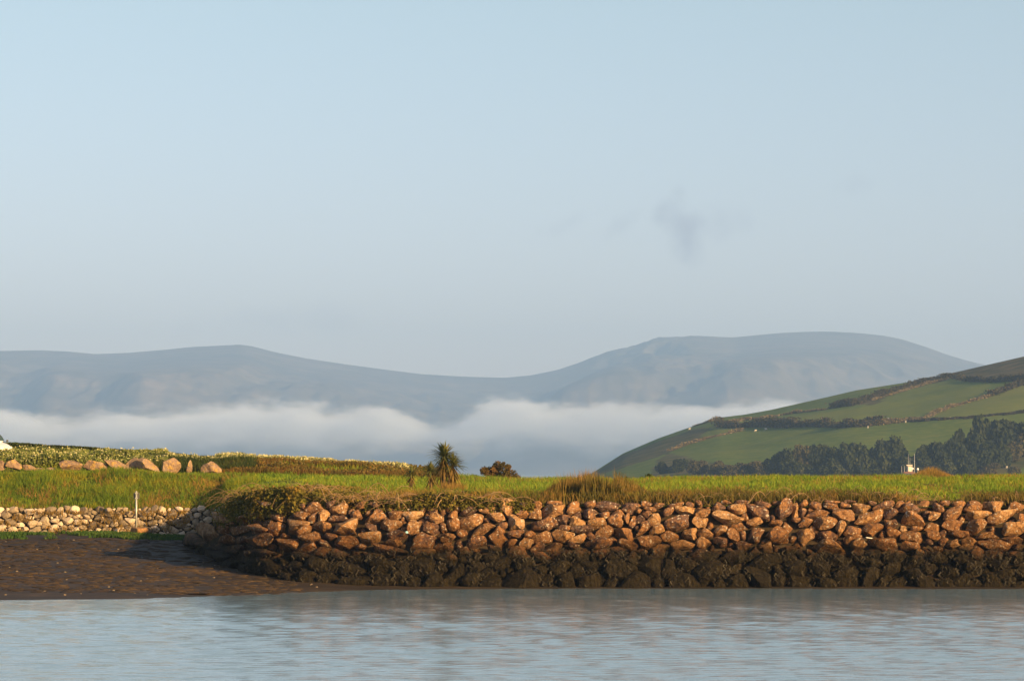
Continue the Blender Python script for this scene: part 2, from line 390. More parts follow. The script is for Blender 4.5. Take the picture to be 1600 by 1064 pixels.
cols = np.concatenate([np.arange(-700, 1900, 9), np.arange(1900, 2601, 60)])
T = np.concatenate([np.linspace(0, .32, 90), np.linspace(.33, 1, 60)])
Dst = land_start(cols) - .25
Dg = Dst[None, :] + T[:, None] * (236 - Dst[None, :])
Xg = (cols[None, :] - 800) / F * Dg
Zg = land_z(Xg, Dg)
Zg[-1] = -4
land = mesh_obj('ground', np.stack([Xg, Dg, Zg], -1).reshape(-1, 3), grid_faces(*Dg.shape), M['soil'], smooth=True)
tag(land, kind='structure')

# ------------------------------------------------------------------ BEACH
def shore_d(px): return np.interp(px, [-700, 0, 200, 350, 450, 600, 800, 2600], [75, 76, 76.6, 78.4, 80.6, 82.6, 83.3, 83.4])
def beach_z(x, d):
    px = 800 + x / d * F
    s = d - shore_d(px)
    z = np.where(s > 0, .0415 * s, .02 * s)
    p = np.stack([x * .35, d * .5, np.zeros_like(x)], -1).reshape(-1, 3)
    z = z + fbm(p, 11, 4).reshape(px.shape) * np.clip((s + 2) / 12, .12, .9) * .06
    return z
bc = np.arange(-700, 2600, 12); bd = np.concatenate([np.linspace(40, 74, 12), np.linspace(74.5, 108, 110)])
Db, Pb = np.meshgrid(bd, bc, indexing='ij'); Xb = (Pb - 800) / F * Db
Zb = beach_z(Xb, Db)
lim = np.where(Pb < 330, 108, np.where(Pb < 450, np.interp(Pb, [330, 450], [104, 86.5]), 86.0))
Zb = np.where(Db > lim, np.minimum(Zb, .4), Zb)
beach = mesh_obj('beach', np.stack([Xb, Db, Zb], -1).reshape(-1, 3), grid_faces(*Db.shape), M['mud'], smooth=True)
tag(beach, kind='structure')

# ------------------------------------------------------------------ SEA
mw = bpy.data.materials.new('sea_water'); mw.use_nodes = True
t = mw.node_tree; ns = t.nodes; ln = t.links.new; b = ns['Principled BSDF']
b.inputs['Base Color'].default_value = (.18, .28, .36, 1); b.inputs['Roughness'].default_value = .06; b.inputs['IOR'].default_value = 1.34
b.inputs['Specular IOR Level'].default_value = 1.0
geo = ns.new('ShaderNodeNewGeometry')
def wav(sx, sy, sc_, det, strength, dist, prev=None):
    mp = ns.new('ShaderNodeMapping'); mp.inputs['Scale'].default_value = (sx, sy, 1); ln(geo.outputs['Position'], mp.inputs[0])
    no = ns.new('ShaderNodeTexNoise'); no.inputs['Scale'].default_value = sc_; no.inputs['Detail'].default_value = det; no.inputs['Roughness'].default_value = .6
    ln(mp.outputs[0], no.inputs['Vector'])
    bu = ns.new('ShaderNodeBump'); bu.inputs['Strength'].default_value = strength; bu.inputs['Distance'].default_value = dist
    ln(no.outputs[0], bu.inputs['Height'])
    if prev: ln(prev.outputs[0], bu.inputs['Normal'])
    return bu
b2 = wav(1.2, 2.4, 5.0, 4, 1, .007)
ln(b2.outputs[0], b.inputs['Normal'])
gy = np.concatenate([[-250, -60, 0, 25, 38], np.arange(43, 87, .062), np.geomspace(88, 9600, 50)])
gx = np.concatenate([[-9000, -3000, -800, -200, -60], np.arange(-24, 24.01, .22), [60, 200, 800, 3000, 9000]])
Yw, Xw = np.meshgrid(gy, gx, indexing='ij')
Zw = np.zeros_like(Xw); wr = np.random.default_rng(12)
for q in range(70):
    lam = wr.uniform(.21, .55); th = wr.normal() * .33 + math.pi / 2; k = 2 * math.pi / lam; ph = wr.uniform(0, 6.28)
    Zw += lam * .0018 * np.sin(k * (np.cos(th) * Xw + np.sin(th) * Yw) + ph)
calm = fbm(np.stack([Xw * .05, Yw * .22, 0 * Xw], -1).reshape(-1, 3), 71, 3).reshape(Xw.shape)
Zw *= np.clip(1 + .25 * calm, .5, 1.5) * np.interp(Yw, [40, 46, 66, 74, 86], [.0, 1, 1, .5, .3]) * ((Xw > -24.1) & (Xw < 24.1))
sea = mesh_obj('water', np.stack([Xw, Yw, Zw], -1).reshape(-1, 3), grid_faces(*Yw.shape), mw, smooth=True)
tag(sea, kind='structure')
# tidal pool on the mud
a = np.linspace(0, 2 * np.pi, 24, endpoint=False); c0 = at(310, 917, 78.9)
pv = np.stack([c0.x + np.cos(a) * .42 * (1 + .2 * np.sin(3 * a)), c0.y + np.sin(a) * .3, np.full(24, 0.0)], 1)
pv[:, 2] = beach_z(pv[:, 0], pv[:, 1]).max() + .012
pool = mesh_obj('tide_pool', pv, [list(range(24))], plain('pool_water', (.02, .03, .035), .03)); tag(pool, kind='structure')

# ------------------------------------------------------------------ SEA WALL
WP = [-100, 285, 300, 320, 350, 400, 470, 620, 3000]; WD = [103, 101, 97.5, 93.2, 89.2, 86.0, 84.7, 84.0, 84.0]
def wall_pt(px, py, inset=0.0):
    px = np.asarray(px, float); py = np.asarray(py, float)
    D0 = np.interp(px, WP, WD); bt = np.interp(px, [285, 400, 600], [1.6, 1.7, 1.35]) / 2.5
    d = (D0 + bt * H) / (1 + bt * (py - YH) / F)
    return np.stack([(px - 800) * d / F, d + inset, H - (py - YH) * d / F], -1)
def foot_y(px): return np.interp(px, [285, 300, 340, 400, 450, 520, 1960], [852, 862, 884, 906, 915, 919, 920])
def top_y(px): return np.interp(px, [285, 340, 370, 400, 450, 600, 1600, 1960], [845, 815, 795, 788, 786, 786, 783, 783])

Z2 = [(605,497,100,60,10),(640,488,50,45,0),(725,500,95,60,15),(822,480,70,35,10),(885,510,110,65,15),(1003,488,75,35,20),(945,525,55,35,30),(975,545,75,50,15),(1090,483,80,35,-10),
(515,558,90,60,-20),(640,553,110,50,10),(715,555,80,50,25),(770,560,80,65,30),(860,562,120,45,5),(1085,562,150,65,25),(1205,545,85,50,15),(1315,548,130,50,0),(1455,572,100,75,20),
(370,620,120,55,-15),(440,605,70,35,0),(500,620,100,80,30),(610,608,145,75,5),(655,645,125,40,20),(775,610,130,65,0),(922,618,155,95,-5),(1050,615,80,55,5),(1180,605,155,70,10),(1225,660,120,75,-15),
(1315,630,80,105,-10),(1422,630,100,75,-20),(1500,620,60,70,0),(195,625,100,50,20),(205,695,100,60,30),(300,690,80,50,20),(370,695,140,75,15),(545,675,70,40,0),(565,725,150,80,10),(700,685,115,70,-5),
(815,672,110,50,-20),(900,705,160,90,5),(1060,675,180,70,5),(1185,705,120,45,0),(1360,710,180,90,10),(1500,690,90,80,0),(115,750,70,35,0),(285,745,60,35,0),(460,735,70,50,20),(700,745,150,75,0),
(790,715,80,50,-30),(1000,735,90,45,0),(1170,755,230,75,-5),(1080,800,120,40,0),(1370,775,160,50,8),(1490,740,90,60,0),(485,800,90,30,20),(160,790,130,60,0),(380,780,150,60,0),(250,840,130,60,20),(640,800,150,60,0),
(300,570,110,60,20),(400,545,90,50,10),(860,790,140,70,5),(980,800,110,60,0),(1260,810,120,60,0)]
Z3 = [(410,545,80,70,50),(495,510,95,50,5),(645,485,60,25,0),(620,515,115,40,0),(728,508,110,75,10),(828,497,65,35,0),(825,535,90,50,0),(900,540,90,65,-15),(912,487,75,32,0),(1008,515,130,80,5),(1010,480,90,25,0),
(1125,505,100,60,15),(1220,490,70,40,10),(1330,495,150,45,-5),(1465,503,110,45,0),(1515,520,40,40,0),(525,580,135,105,10),(675,560,110,55,-10),(390,605,100,75,20),(595,630,160,65,25),(710,605,60,50,20),
(790,595,100,80,0),(945,605,170,90,-5),(1060,570,75,60,0),(1155,545,60,50,0),(1215,540,110,60,10),(1155,590,110,50,0),(1315,543,85,45,10),(1270,590,120,50,0),(1385,570,100,90,10),(1440,570,40,60,0),(1495,580,70,75,0),
(1180,630,130,40,0),(1070,625,80,35,0),(1305,635,110,75,10),(1430,655,140,70,-25),(1510,630,50,50,0),(465,655,75,45,0),(365,680,100,60,0),(670,675,115,110,30),(780,660,105,60,0),(865,660,80,45,10),(935,680,100,70,0),
(1065,665,110,60,-10),(1160,690,110,45,10),(1225,672,60,40,0),(525,705,140,60,5),(750,715,80,60,30),(845,715,90,60,-10),(910,740,80,60,0),(1015,740,125,70,5),(1130,735,95,50,0),(1280,715,150,75,8),(1440,720,130,50,-10),
(365,730,100,45,10),(650,755,140,55,-15),(480,765,130,60,0),(790,775,140,70,10),(620,800,120,60,0),(930,800,110,60,0),(1160,790,120,70,0),(1290,780,110,50,0),(1400,765,90,70,0),(470,815,50,40,0)]
Z4 = [(485,385,95,35,0),(575,395,70,35,0),(520,425,110,25,-5),(680,397,100,30,15),(790,390,60,30,10),(765,430,120,55,-5),(860,388,70,45,-15),(487,450,90,45,-10),(635,440,90,55,30),(555,485,90,80,30),(425,500,95,85,30),
(885,445,125,60,0),(975,408,95,60,-10),(1120,415,130,55,-10),(1045,375,60,20,0),(1145,372,90,25,0),(1305,390,105,35,-10),(1395,380,60,25,0),(1440,430,130,110,-10),(1270,440,165,80,-15),(1525,430,60,110,0),(710,500,195,105,15),
(865,512,105,85,5),(1045,480,200,95,0),(1245,502,130,55,10),(1125,540,145,50,0),(1525,500,80,40,0),(460,555,140,65,20),(570,560,110,65,20),(650,600,130,95,20),(785,590,130,90,-20),(890,580,110,55,0),(1000,565,85,80,0),
(1245,585,115,100,30),(1395,515,110,40,5),(1405,595,155,120,-5),(500,635,160,85,-10),(740,660,150,85,5),(885,650,100,80,-10),(1090,605,90,75,-20),(1160,600,40,65,0),(1015,645,100,90,10),(590,680,130,45,0),
(1170,680,120,85,15),(1310,690,120,80,0),(1060,710,50,45,0),(1475,700,130,90,10),(450,715,110,55,0),(560,725,100,60,0),(700,735,150,70,0),(900,750,240,100,5),(1090,770,200,80,10),(1300,785,240,110,10),(1490,765,120,70,0)]
Z5 = [(20,385,60,45,0),(110,390,85,50,-10),(15,440,60,60,0),(35,515,95,75,0),(45,600,100,130,15),(220,372,100,22,0),(230,397,130,40,0),(310,395,80,40,0),(340,365,80,15,0),(430,405,105,65,-5),(500,378,45,30,0),(575,400,150,45,15),
(690,392,65,40,10),(748,378,35,25,0),(145,450,160,65,10),(315,460,175,85,-10),(480,480,190,85,20),(630,445,100,75,25),(765,425,160,60,-10),(775,485,180,95,0),(925,465,85,70,30),(1050,465,190,65,15),(965,410,110,50,-15),
(1010,378,70,35,0),(1110,385,90,45,5),(1195,405,120,65,5),(1340,400,145,90,-5),(1495,400,125,60,-5),(1245,460,190,60,5),(1390,480,185,70,15),(1530,485,80,60,0),(180,525,130,80,0),(175,595,145,75,10),(290,545,100,65,40),
(360,580,120,100,45),(355,625,120,70,10),(500,565,120,110,25),(635,520,140,75,-25),(655,580,95,70,-20),(800,548,95,40,-5),(925,535,110,65,10),(1060,530,140,75,-10),(1230,535,190,100,5),(1465,560,180,90,10),(780,610,150,80,0),
(920,605,110,70,-15),(1100,590,180,45,-5),(1280,605,170,50,0),(1475,635,135,70,10),(195,680,260,85,-8),(420,665,110,80,0),(590,655,215,90,-5),(770,675,150,50,0),(900,650,60,50,0),(985,650,80,60,10),(1170,640,110,55,-5),
(1325,640,100,30,0),(1060,670,130,50,10),(1350,680,210,75,-5),(1515,690,80,50,0),(640,740,160,90,0),(820,725,90,70,0),(950,700,110,40,-10),(100,755,110,60,0),(400,745,100,60,0),(510,740,120,70,0),(930,760,200,80,0),
(1150,700,130,50,0),(1130,770,200,90,0),(1340,740,170,70,0),(1480,760,120,60,0),(15,750,50,60,0)]
S = []
for lst, ox, oy, s in ((Z2, 300, 660, 3.8), (Z3, 600, 660, 3.8), (Z4, 900, 700, 4.434), (Z5, 1250, 700, 4.434)):
    for (cx, cy_, ww, hh, an) in lst:
        S.append([ox + cx / s, oy + cy_ / s, ww / s / 2 * 1.06, hh / s / 2 * 1.06, R(an)])
def edist(c, px, py):
    """normalised ellipse distance from stone c"""
    dx = px - c[0]; dy = -(py - c[1]); ca, sa = math.cos(c[4]), math.sin(c[4])
    u = dx * ca + dy * sa; v = -dx * sa + dy * ca
    return np.hypot(u / c[2], v / c[3])
rs = random.Random(3)
def fill(x0, x1, y0f, y1f, tries, a_rng, b_rng, kmin, lst):
    arr = []
    for _ in range(tries):
        x = rs.uniform(x0, x1); lo, hi = y0f(x), y1f(x)
        if hi <= lo: continue
        y = rs.uniform(lo, hi); a_ = rs.uniform(*a_rng) * (1.25 if rs.random() < .15 else 1); b_ = a_ * rs.uniform(*b_rng)
        c = [x, y, a_, b_, R(rs.uniform(-25, 25))]
        ok = True
        for q in lst:
            if abs(q[0] - x) > 70 or abs(q[1] - y) > 60: continue
            if edist(q, x, y) < 1 + kmin * a_ / q[2] or edist(c, q[0], q[1]) < 1 + kmin * q[2] / a_: ok = False; break
        if ok: lst.append(c)
fill(1600, 1930, lambda x: 792, lambda x: 860, 1500, (15, 22), (.5, .75), .38, S)
fill(312, 1930, lambda x: max(872, top_y(x) + 20), lambda x: foot_y(x) - 7, 5600, (18, 29), (.5, .72), .34, S)
fill(306, 1930, lambda x: max(862, top_y(x) + 10), lambda x: foot_y(x) - 4, 5000, (13, 19), (.6, .85), .2, S)
fill(300, 430, lambda x: top_y(x) + 4, lambda x: 868, 2500, (15, 22), (.5, .8), .25, S)
nbig = len(S)
fill(330, 1930, lambda x: top_y(x) + 3, lambda x: foot_y(x) - 3, 3500, (7, 11), (.6, .9), .22, S)

A72 = np.linspace(0, 2 * np.pi, 48, endpoint=False)
def radial(i, S):
    c = S[i]; ca, sa = math.cos(c[4]), math.sin(c[4])
    u = np.cos(A72) * c[2]; v = np.sin(A72) * c[3]
    ss = np.linspace(.35, 1.32, 28)
    nb = [q for j, q in enumerate(S) if j != i and abs(q[0] - c[0]) < 75 and abs(q[1] - c[1]) < 55]
    rad = np.full(48, 1.32)
    X = c[0] + (u * ca - v * sa)[:, None] * ss; Y = c[1] - (u * sa + v * ca)[:, None] * ss
    if nb:
        md = np.min([edist(q, X, Y) for q in nb], 0)
        bad = md < ss[None, :]
        first = np.where(bad.any(1), bad.argmax(1), 27)
        rad = ss[first]
    k = np.array([.25, .5, .25]); r3 = np.concatenate([rad[-1:], rad, rad[:1]])
    rad = np.minimum(rad * 1.03, np.convolve(r3, k, 'valid'))
    return rad * 1.02

def stone_mesh(i, S, tmpl, inset, dep):
    c = S[i]; wet = c[1] > 862
    v = rockshape(tmpl, 100 + i, ncut=rs.randint(3, 6) if wet else rs.randint(9, 14), boxy=2.3 if wet else rs.uniform(2.5, 4.8), amp=.10 if wet else .06)
    rad = radial(i, S)
    ph = np.arctan2(v[:, 1], v[:, 0]); rr = np.hypot(v[:, 0], v[:, 1])
    rmul = np.interp(np.mod(ph, 2 * np.pi), np.append(A72, 2 * np.pi), np.append(rad, rad[0]))
    ca, sa = math.cos(c[4]), math.sin(c[4])
    u = v[:, 0] * rmul * c[2]; q = v[:, 1] * rmul * c[3]
    dx = u * ca - q * sa; dy = -(u * sa + q * ca)
    C = wall_pt(c[0], c[1]); ex = (wall_pt(c[0] + 1, c[1]) - wall_pt(c[0] - 1, c[1])) / 2; ey = (wall_pt(c[0], c[1] + 1) - wall_pt(c[0], c[1] - 1)) / 2
    n = np.cross(ey, ex); n /= np.linalg.norm(n)
    if n[1] > 0: n = -n
    D = dep * math.sqrt(c[2] * c[3]) * .019
    P = ex * dx[:, None] + ey * dy[:, None] + n * (v[:, 2] * D)[:, None]
    C = C - n * inset * D
    return C, P

wall = empty('stone_wall', tuple(wall_pt(900, 918)))
tag(wall, 'long sloping sea wall of rough orange sandstone boulders, dark with seaweed along the waterline', 'sea wall')
W0 = np.array(wall.location)
order = sorted(range(len(S)), key=lambda i: (S[i][0] > 1640, -S[i][2] * S[i][3]))
# keep the 298 largest as single stones
single = set(order[:298])
rest = []
wstones = []
for i in range(len(S)):
    tm = ICO3 if i in single else ICO2
    C, P = stone_mesh(i, S, tm, rs.uniform(.0, .4) if i < nbig else 1.3, rs.uniform(.95, 1.3))
    if i in single:
        o = mesh_obj('stone', P, tm[1], M['rock'], wall, smooth='sharp'); o.location = C - W0
        wstones.append((C, P))
    else: rest.append((C + P - W0, tm[1]))
if rest:
    v, f = join(rest); o = mesh_obj('small_stones', v, f, M['rock'], wall, smooth=True); o['kind'] = 'stuff'
# dark fill behind the stones
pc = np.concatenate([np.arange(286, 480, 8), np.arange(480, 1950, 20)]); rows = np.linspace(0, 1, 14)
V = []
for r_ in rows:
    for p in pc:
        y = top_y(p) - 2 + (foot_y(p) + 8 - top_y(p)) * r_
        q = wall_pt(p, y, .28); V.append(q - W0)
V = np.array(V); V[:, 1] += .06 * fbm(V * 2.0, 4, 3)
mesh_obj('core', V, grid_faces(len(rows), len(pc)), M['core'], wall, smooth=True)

# seaweed fronds draped over the lower stones
sv = []
allp = np.concatenate([c + p for c, p in wstones]); nrm = None
sel = allp[(allp[:, 2] < 1.12)]
# only outward-facing vertices: keep those nearer the camera than the core
d0 = wall_pt(800 + sel[:, 0] / sel[:, 1] * F, YH - (sel[:, 2] - H) / sel[:, 1] * F)[:, 1]
sel = sel[sel[:, 1] < d0 + .02]
def fronds(P, n, lmin, lmax, wd):
    idx = rng.integers(0, len(P), n); A = P[idx] + rng.normal(size=(n, 3)) * .035
    A[:, 1] -= .03
    Ln = rng.uniform(lmin, lmax, n); sx = rng.normal(size=n) * .25
    parts = []
    segs = 4
    Vv = np.zeros((n, segs + 1, 2, 3))
    wv = rng.uniform(.6, 1.3, n) * wd
    yaw = rng.uniform(-.9, .9, n)
    for k in range(segs + 1):
        t_ = k / segs
        cen = A.copy(); cen[:, 2] -= Ln * t_ * (.85 + .3 * t_); cen[:, 0] += sx * Ln * t_ + .03 * np.sin(t_ * 6 + yaw * 9); cen[:, 1] -= Ln * .14 * np.sin(t_ * 2.4) + .005
        wk = wv * (1 - .7 * t_ ** 2)
        sd_ = np.stack([np.cos(yaw) * wk, np.sin(yaw) * wk, 0 * wk], 1) * .5
        Vv[:, k, 0] = cen - sd_; Vv[:, k, 1] = cen + sd_
    Vv[:, :, :, 2] = np.maximum(Vv[:, :, :, 2], .02)
    b_ = (np.arange(n) * (segs + 1) * 2)[:, None]
    fs = []
    for k in range(segs):
        q = b_ + 2 * k; fs += [np.concatenate([q, q + 1, q + 3], 1), np.concatenate([q, q + 3, q + 2], 1)]
    return Vv.reshape(-1, 3), np.concatenate(fs)
v, f = fronds(sel, 4500, .05, .15, .024)
o = mesh_obj('seaweed', v - W0, f, M['weed'], wall); o['kind'] = 'stuff'
o['label'] = 'dark brown bladder wrack hanging over the lower stones'

# ------------------------------------------------------------------ BACK WALL of pale stones
bw = empty('stone_wall', (PX(150, 105), 105, .95))
tag(bw, 'low wall of small pale stones behind the mud at the foot of the green slope', 'stone wall')
B0 = np.array(bw.location)
SB = []
def fillb(x0, x1, y0, y1, tries, ar, br, kmin):
    for _ in range(tries):
        x = rs.uniform(x0, x1); y = rs.uniform(y0, y1); a_ = rs.uniform(*ar); c = [x, y, a_, a_ * rs.uniform(*br), R(rs.uniform(-30, 30))]
        ok = True
        for q in SB:
            if abs(q[0] - x) > 30 or abs(q[1] - y) > 25: continue
            if edist(q, x, y) < 1 + kmin * a_ / q[2] or edist(c, q[0], q[1]) < 1 + kmin * q[2] / a_: ok = False; break
        if ok: SB.append(c)
fillb(-90, 352, 798, 836, 2500, (7.5, 11), (.55, .85), .42)
fillb(-90, 352, 796, 838, 5000, (4.5, 7), (.6, .9), .3)
nb_big = len(SB)
fillb(-90, 352, 796, 838, 6000, (2.6, 4.2), (.6, .95), .1)
restb = []
order = sorted(range(len(SB)), key=lambda i: -SB[i][2] * SB[i][3]); singleb = set(order[:297])
for i, c in enumerate(SB):
    v = rockshape(ICO2, 900 + i, 6, 2.6, .07); rad = radial(i, SB)
    ph = np.arctan2(v[:, 1], v[:, 0]); rmul = np.interp(np.mod(ph, 2 * np.pi), np.append(A72, 2 * np.pi), np.append(rad, rad[0]))
    ca, sa = math.cos(c[4]), math.sin(c[4]); u = v[:, 0] * rmul * c[2]; q = v[:, 1] * rmul * c[3]
    base = 104.9 if c[0] < 300 else 104.9 - (c[0] - 300) * .03
    d = base + (838 - c[1]) * .018 + rs.uniform(-.06, .06)
    C = np.array(at(c[0], c[1], d)); P = np.stack([(u * ca - q * sa) * d / F, -v[:, 2] * math.sqrt(c[2] * c[3]) * .021, (u * sa + q * ca) * d / F], 1)
    if i in singleb:
        o = mesh_obj('stone', P, ICO2[1], M['rock2'], bw, smooth='sharp'); o.location = C - B0
    else: restb.append((C + P - B0, ICO2[1]))
if restb:
    v, f = join(restb); o = mesh_obj('small_stones', v, f, M['rock2'], bw, smooth=True); o['kind'] = 'stuff'
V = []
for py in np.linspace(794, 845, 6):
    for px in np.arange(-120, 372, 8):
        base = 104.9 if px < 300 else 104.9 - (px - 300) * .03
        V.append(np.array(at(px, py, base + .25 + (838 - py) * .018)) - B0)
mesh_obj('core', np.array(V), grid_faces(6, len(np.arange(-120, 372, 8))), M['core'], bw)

n = 5200; px = rng.uniform(-100, 350, n); py = 800 + 36 * rng.uniform(0, 1, n) ** 1.3; d = 104.72 + (838 - py) * .018 - np.where(px > 300, (px - 300) * .03, 0)
kk = noise01(px * .1, py * .3, .35, 90) > .52; px, py, d = px[kk], py[kk], d[kk]
_wallgrass = (np.stack([PX(px, d), d, PZ(py, d)], 1))
# ------------------------------------------------------------------ BOULDERS on the bank
BL = [(2, 728, 16, 17, 'pink'), (20.5, 726, 26, 16, 'dark red'), (44, 730, 20, 11, 'pink'), (61, 733, 16, 6, 'buff'), (81, 733, 16, 9, 'buff'),
      (110, 728, 41, 23, 'tan'), (144, 728, 31, 23, 'brown'), (163, 731, 17, 18, 'pink'), (184, 729, 42, 24, 'slab'), (207, 728, 30, 25, 'purple'),
      (229, 729, 42, 22, 'light'), (267, 729, 34, 28, 'dark'), (297, 730, 9, 26, 'lichen'), (333, 731, 38, 22, 'wedge'), (458, 739, 9, 9, 'small'), (530, 740, 10, 9, 'small2')]
BLAB = ['round pinkish boulder at the left end of the row, below the white car', 'low dark red boulder below the bonnet of the white car', 'low pinkish boulder between the dark red boulder and the leafy weeds',
        'smallest flat buff stone lying under the leafy weeds', 'small buff stone just left of the big tan boulder', 'big humped tan boulder with a pale lower face', 'round brown boulder right of the big tan one',
        'narrow pinkish boulder leaning beside the round brown one', 'long slanting brown slab in the boulder row', 'purple brown boulder standing behind the slanting slab', 'smooth light tan boulder leaning against its purple neighbour',
        'tall dark capped boulder with a pale square lower face', 'thin upright stone mottled with orange lichen beside a green bush', 'wedge shaped pale boulder standing alone at the right end of the row',
        'small pale stone alone in the reddish bank above the bramble', 'small pinkish stone in the reddish bank, farthest right of all the boulders']
for k, (px, py, ww, hh, kd) in enumerate(BL):
    d = 116.4 + (1.0 if k > 13 else 0) + (.5 if k in (9,) else 0)
    v = rockshape(ICO4 if ww > 20 else ICO3, 300 + k * 7, 18, 4.2, .05)
    if kd == 'wedge': v[:, 0] *= np.clip(1.15 - (v[:, 2] + 1) * 0, .3, 2); v = v[:, [0, 2, 1]]; 
    else: v = v[:, [0, 2, 1]]
    sx = ww / 2 * d / F * 1.32; sz = hh / 2 * d / F * 1.12; sy = max(sz * .8, sx * .55)
    v = v * np.array([sx, sy, sz])
    if kd in ('slab', 'pink') and k in (7, 8): v[:, 2] -= v[:, 0] * .45 * (sz / sx); 
    if kd == 'light': v[:, 2] += -v[:, 0] * .3
    if kd == 'wedge':
        tpr = np.clip(1 - (v[:, 2] + sz) / (2 * sz) * .85, .12, 1); v[:, 0] = v[:, 0] * tpr - sx * .1; v[:, 0] *= 1.15; v[:, 2] *= 1.12
    o = mesh_obj('boulder', v, (ICO4 if ww > 20 else ICO3)[1], M['boulder'], smooth='sharp')
    o.location = at(px, py + .5, d); tag(o, BLAB[k], 'boulder', 'boulders along the grass bank')

# ------------------------------------------------------------------ VEGETATION
def scatter(px0, px1, d0, d1, n, fz=land_z):
    """uniform on the ground between two sight lines"""
    d = np.sqrt(rng.uniform(d0 ** 2, d1 ** 2, n)); px = rng.uniform(px0, px1, n); x = (px - 800) / F * d
    return x, d, px

def grow(name, label, cat, m, px0, px1, d0, d1, n, h0, h1, wd, lean=.35, keep=None, hmod=None, zoff=-.02, own=None):
    x, d, px = scatter(px0, px1, d0, d1, n)
    k = d > land_start(px) - .2
    if keep is not None: k &= keep(x, d, px)
    x, d, px = x[k], d[k], px[k]
    z = land_z(x, d) + zoff
    h = rng.uniform(h0, h1, len(x))
    if hmod is not None: h = h * hmod(x, d, px)
    v, f = blades(np.stack([x, d, z], 1), h, rng.uniform(wd * .6, wd * 1.3, len(x)), lean)
    o = mesh_obj(name, v, f, m); tag(o, label, cat, kind='stuff'); return o
patch = lambda s, seed: (lambda x, d, px: .45 + 1.1 * noise01(x, d * .6, s, seed))
# plateau meadow
grow('meadow_grass', 'lush green grass covering the flat top behind the sea wall', 'grass', M['grass'], 380, 1960, 86, 134, 210000, .05, .19, .026, 1.1,
     keep=lambda x, d, px: ~((px < 660) & (d > 116)), hmod=lambda x, d, px: .25 + 1.5 * noise01(x, d * .6, .8, 3))
grow('seed_grass', 'yellow seeding grass heads standing along the skyline of the green flat', 'grass', M['dry'], 700, 1960, 112, 134, 13000, .12, .30, .014, .3,
     keep=lambda x, d, px: noise01(x, d, .3, 8) > .42)
# slope on the left
grow('slope_grass', 'long green grass on the steep bank above the pale stone wall', 'grass', M['slopegrass'], -120, 400, 95, 117, 90000, .10, .34, .026, .8, hmod=lambda x, d, px: (.45 + 1.1 * noise01(x, d * .6, .6, 6)) * np.clip((116.2 - d) / 4, .5, 1))
grow('bank_grass', 'rough grass on the upper bank under the hedge', 'grass', M['slopegrass'], -140, 720, 117.4, 150, 60000, .08, .26, .024, .6)
def fringe_keep(d0off, wdt): return lambda x, d, px: (d > land_start(px) - .15) & (d < land_start(px) + d0off + wdt * noise01(x, d, .7, 12))
grow('fringe_grass', 'dry orange grass fringing the top edge of both stone walls', 'dry grass', M['dry'], -100, 1960, 85, 110, 190000, .10, .34, .018, 1.1,
     keep=lambda x, d, px: (d > land_start(px) - .15) & (d < land_start(px) + .25 + 1.5 * noise01(x, d, .8, 12)) & (noise01(x, d * 0, .9, 2) > .3))
grow('edge_weeds', 'low tangled olive weeds along the top of the sea wall', 'weeds', M['olive'], 780, 1960, 85, 96, 60000, .12, .42, .03, 1.0,
     keep=lambda x, d, px: (d < land_start(px) + 1.2 + 3.5 * noise01(x, d, .45, 31)) & (noise01(x, d * .5, .6, 33) > .35))
grow('rough_grass', 'sunlit golden rough grass growing through the bramble on the wall top', 'dry grass', M['dry'], 350, 840, 85, 100, 30000, .18, .48, .018, 1.1,
     keep=lambda x, d, px: (d < land_start(px) + 3.2) & (noise01(x, d, .7, 91) > .45))
grow('rough_grass', 'green rough grass growing through the bramble on the wall top', 'grass', M['slopegrass'], 350, 840, 85, 100, 26000, .18, .46, .022, .9,
     keep=lambda x, d, px: (d < land_start(px) + 4) & (noise01(x, d, .6, 92) > .5))
# tall clump
clk = lambda x, d, px: (noise01(x, d, 1.1, 44) > .25)
def chm(x, d, px): return np.clip(np.minimum((px - 836) / 45, (1035 - px) / 70), .2, 1) * (.5 + .85 * noise01(x, d, 1.6, 45))
grow('tall_weeds', 'tall olive and rust coloured weeds standing in a clump on the sea wall', 'weeds', M['olive'], 838, 1030, 86, 91, 13000, .42, .72, .03, .3, keep=clk, hmod=chm)
grow('tall_dry_grass', 'tall reddish dry grass mixed into the clump of weeds on the sea wall', 'dry grass', M['dry'], 850, 1035, 86.5, 93, 6500, .5, .82, .016, .3, keep=clk, hmod=chm)
grow('tall_dry_grass', 'reddish dry grass tuft on the skyline beside the fishing boat masts', 'dry grass', M['dry'], 1425, 1500, 122, 131, 3200, .25, .62, .018, .35,
     hmod=lambda x, d, px: np.clip(1.1 - np.abs(px - 1455) / 42, .3, 1))
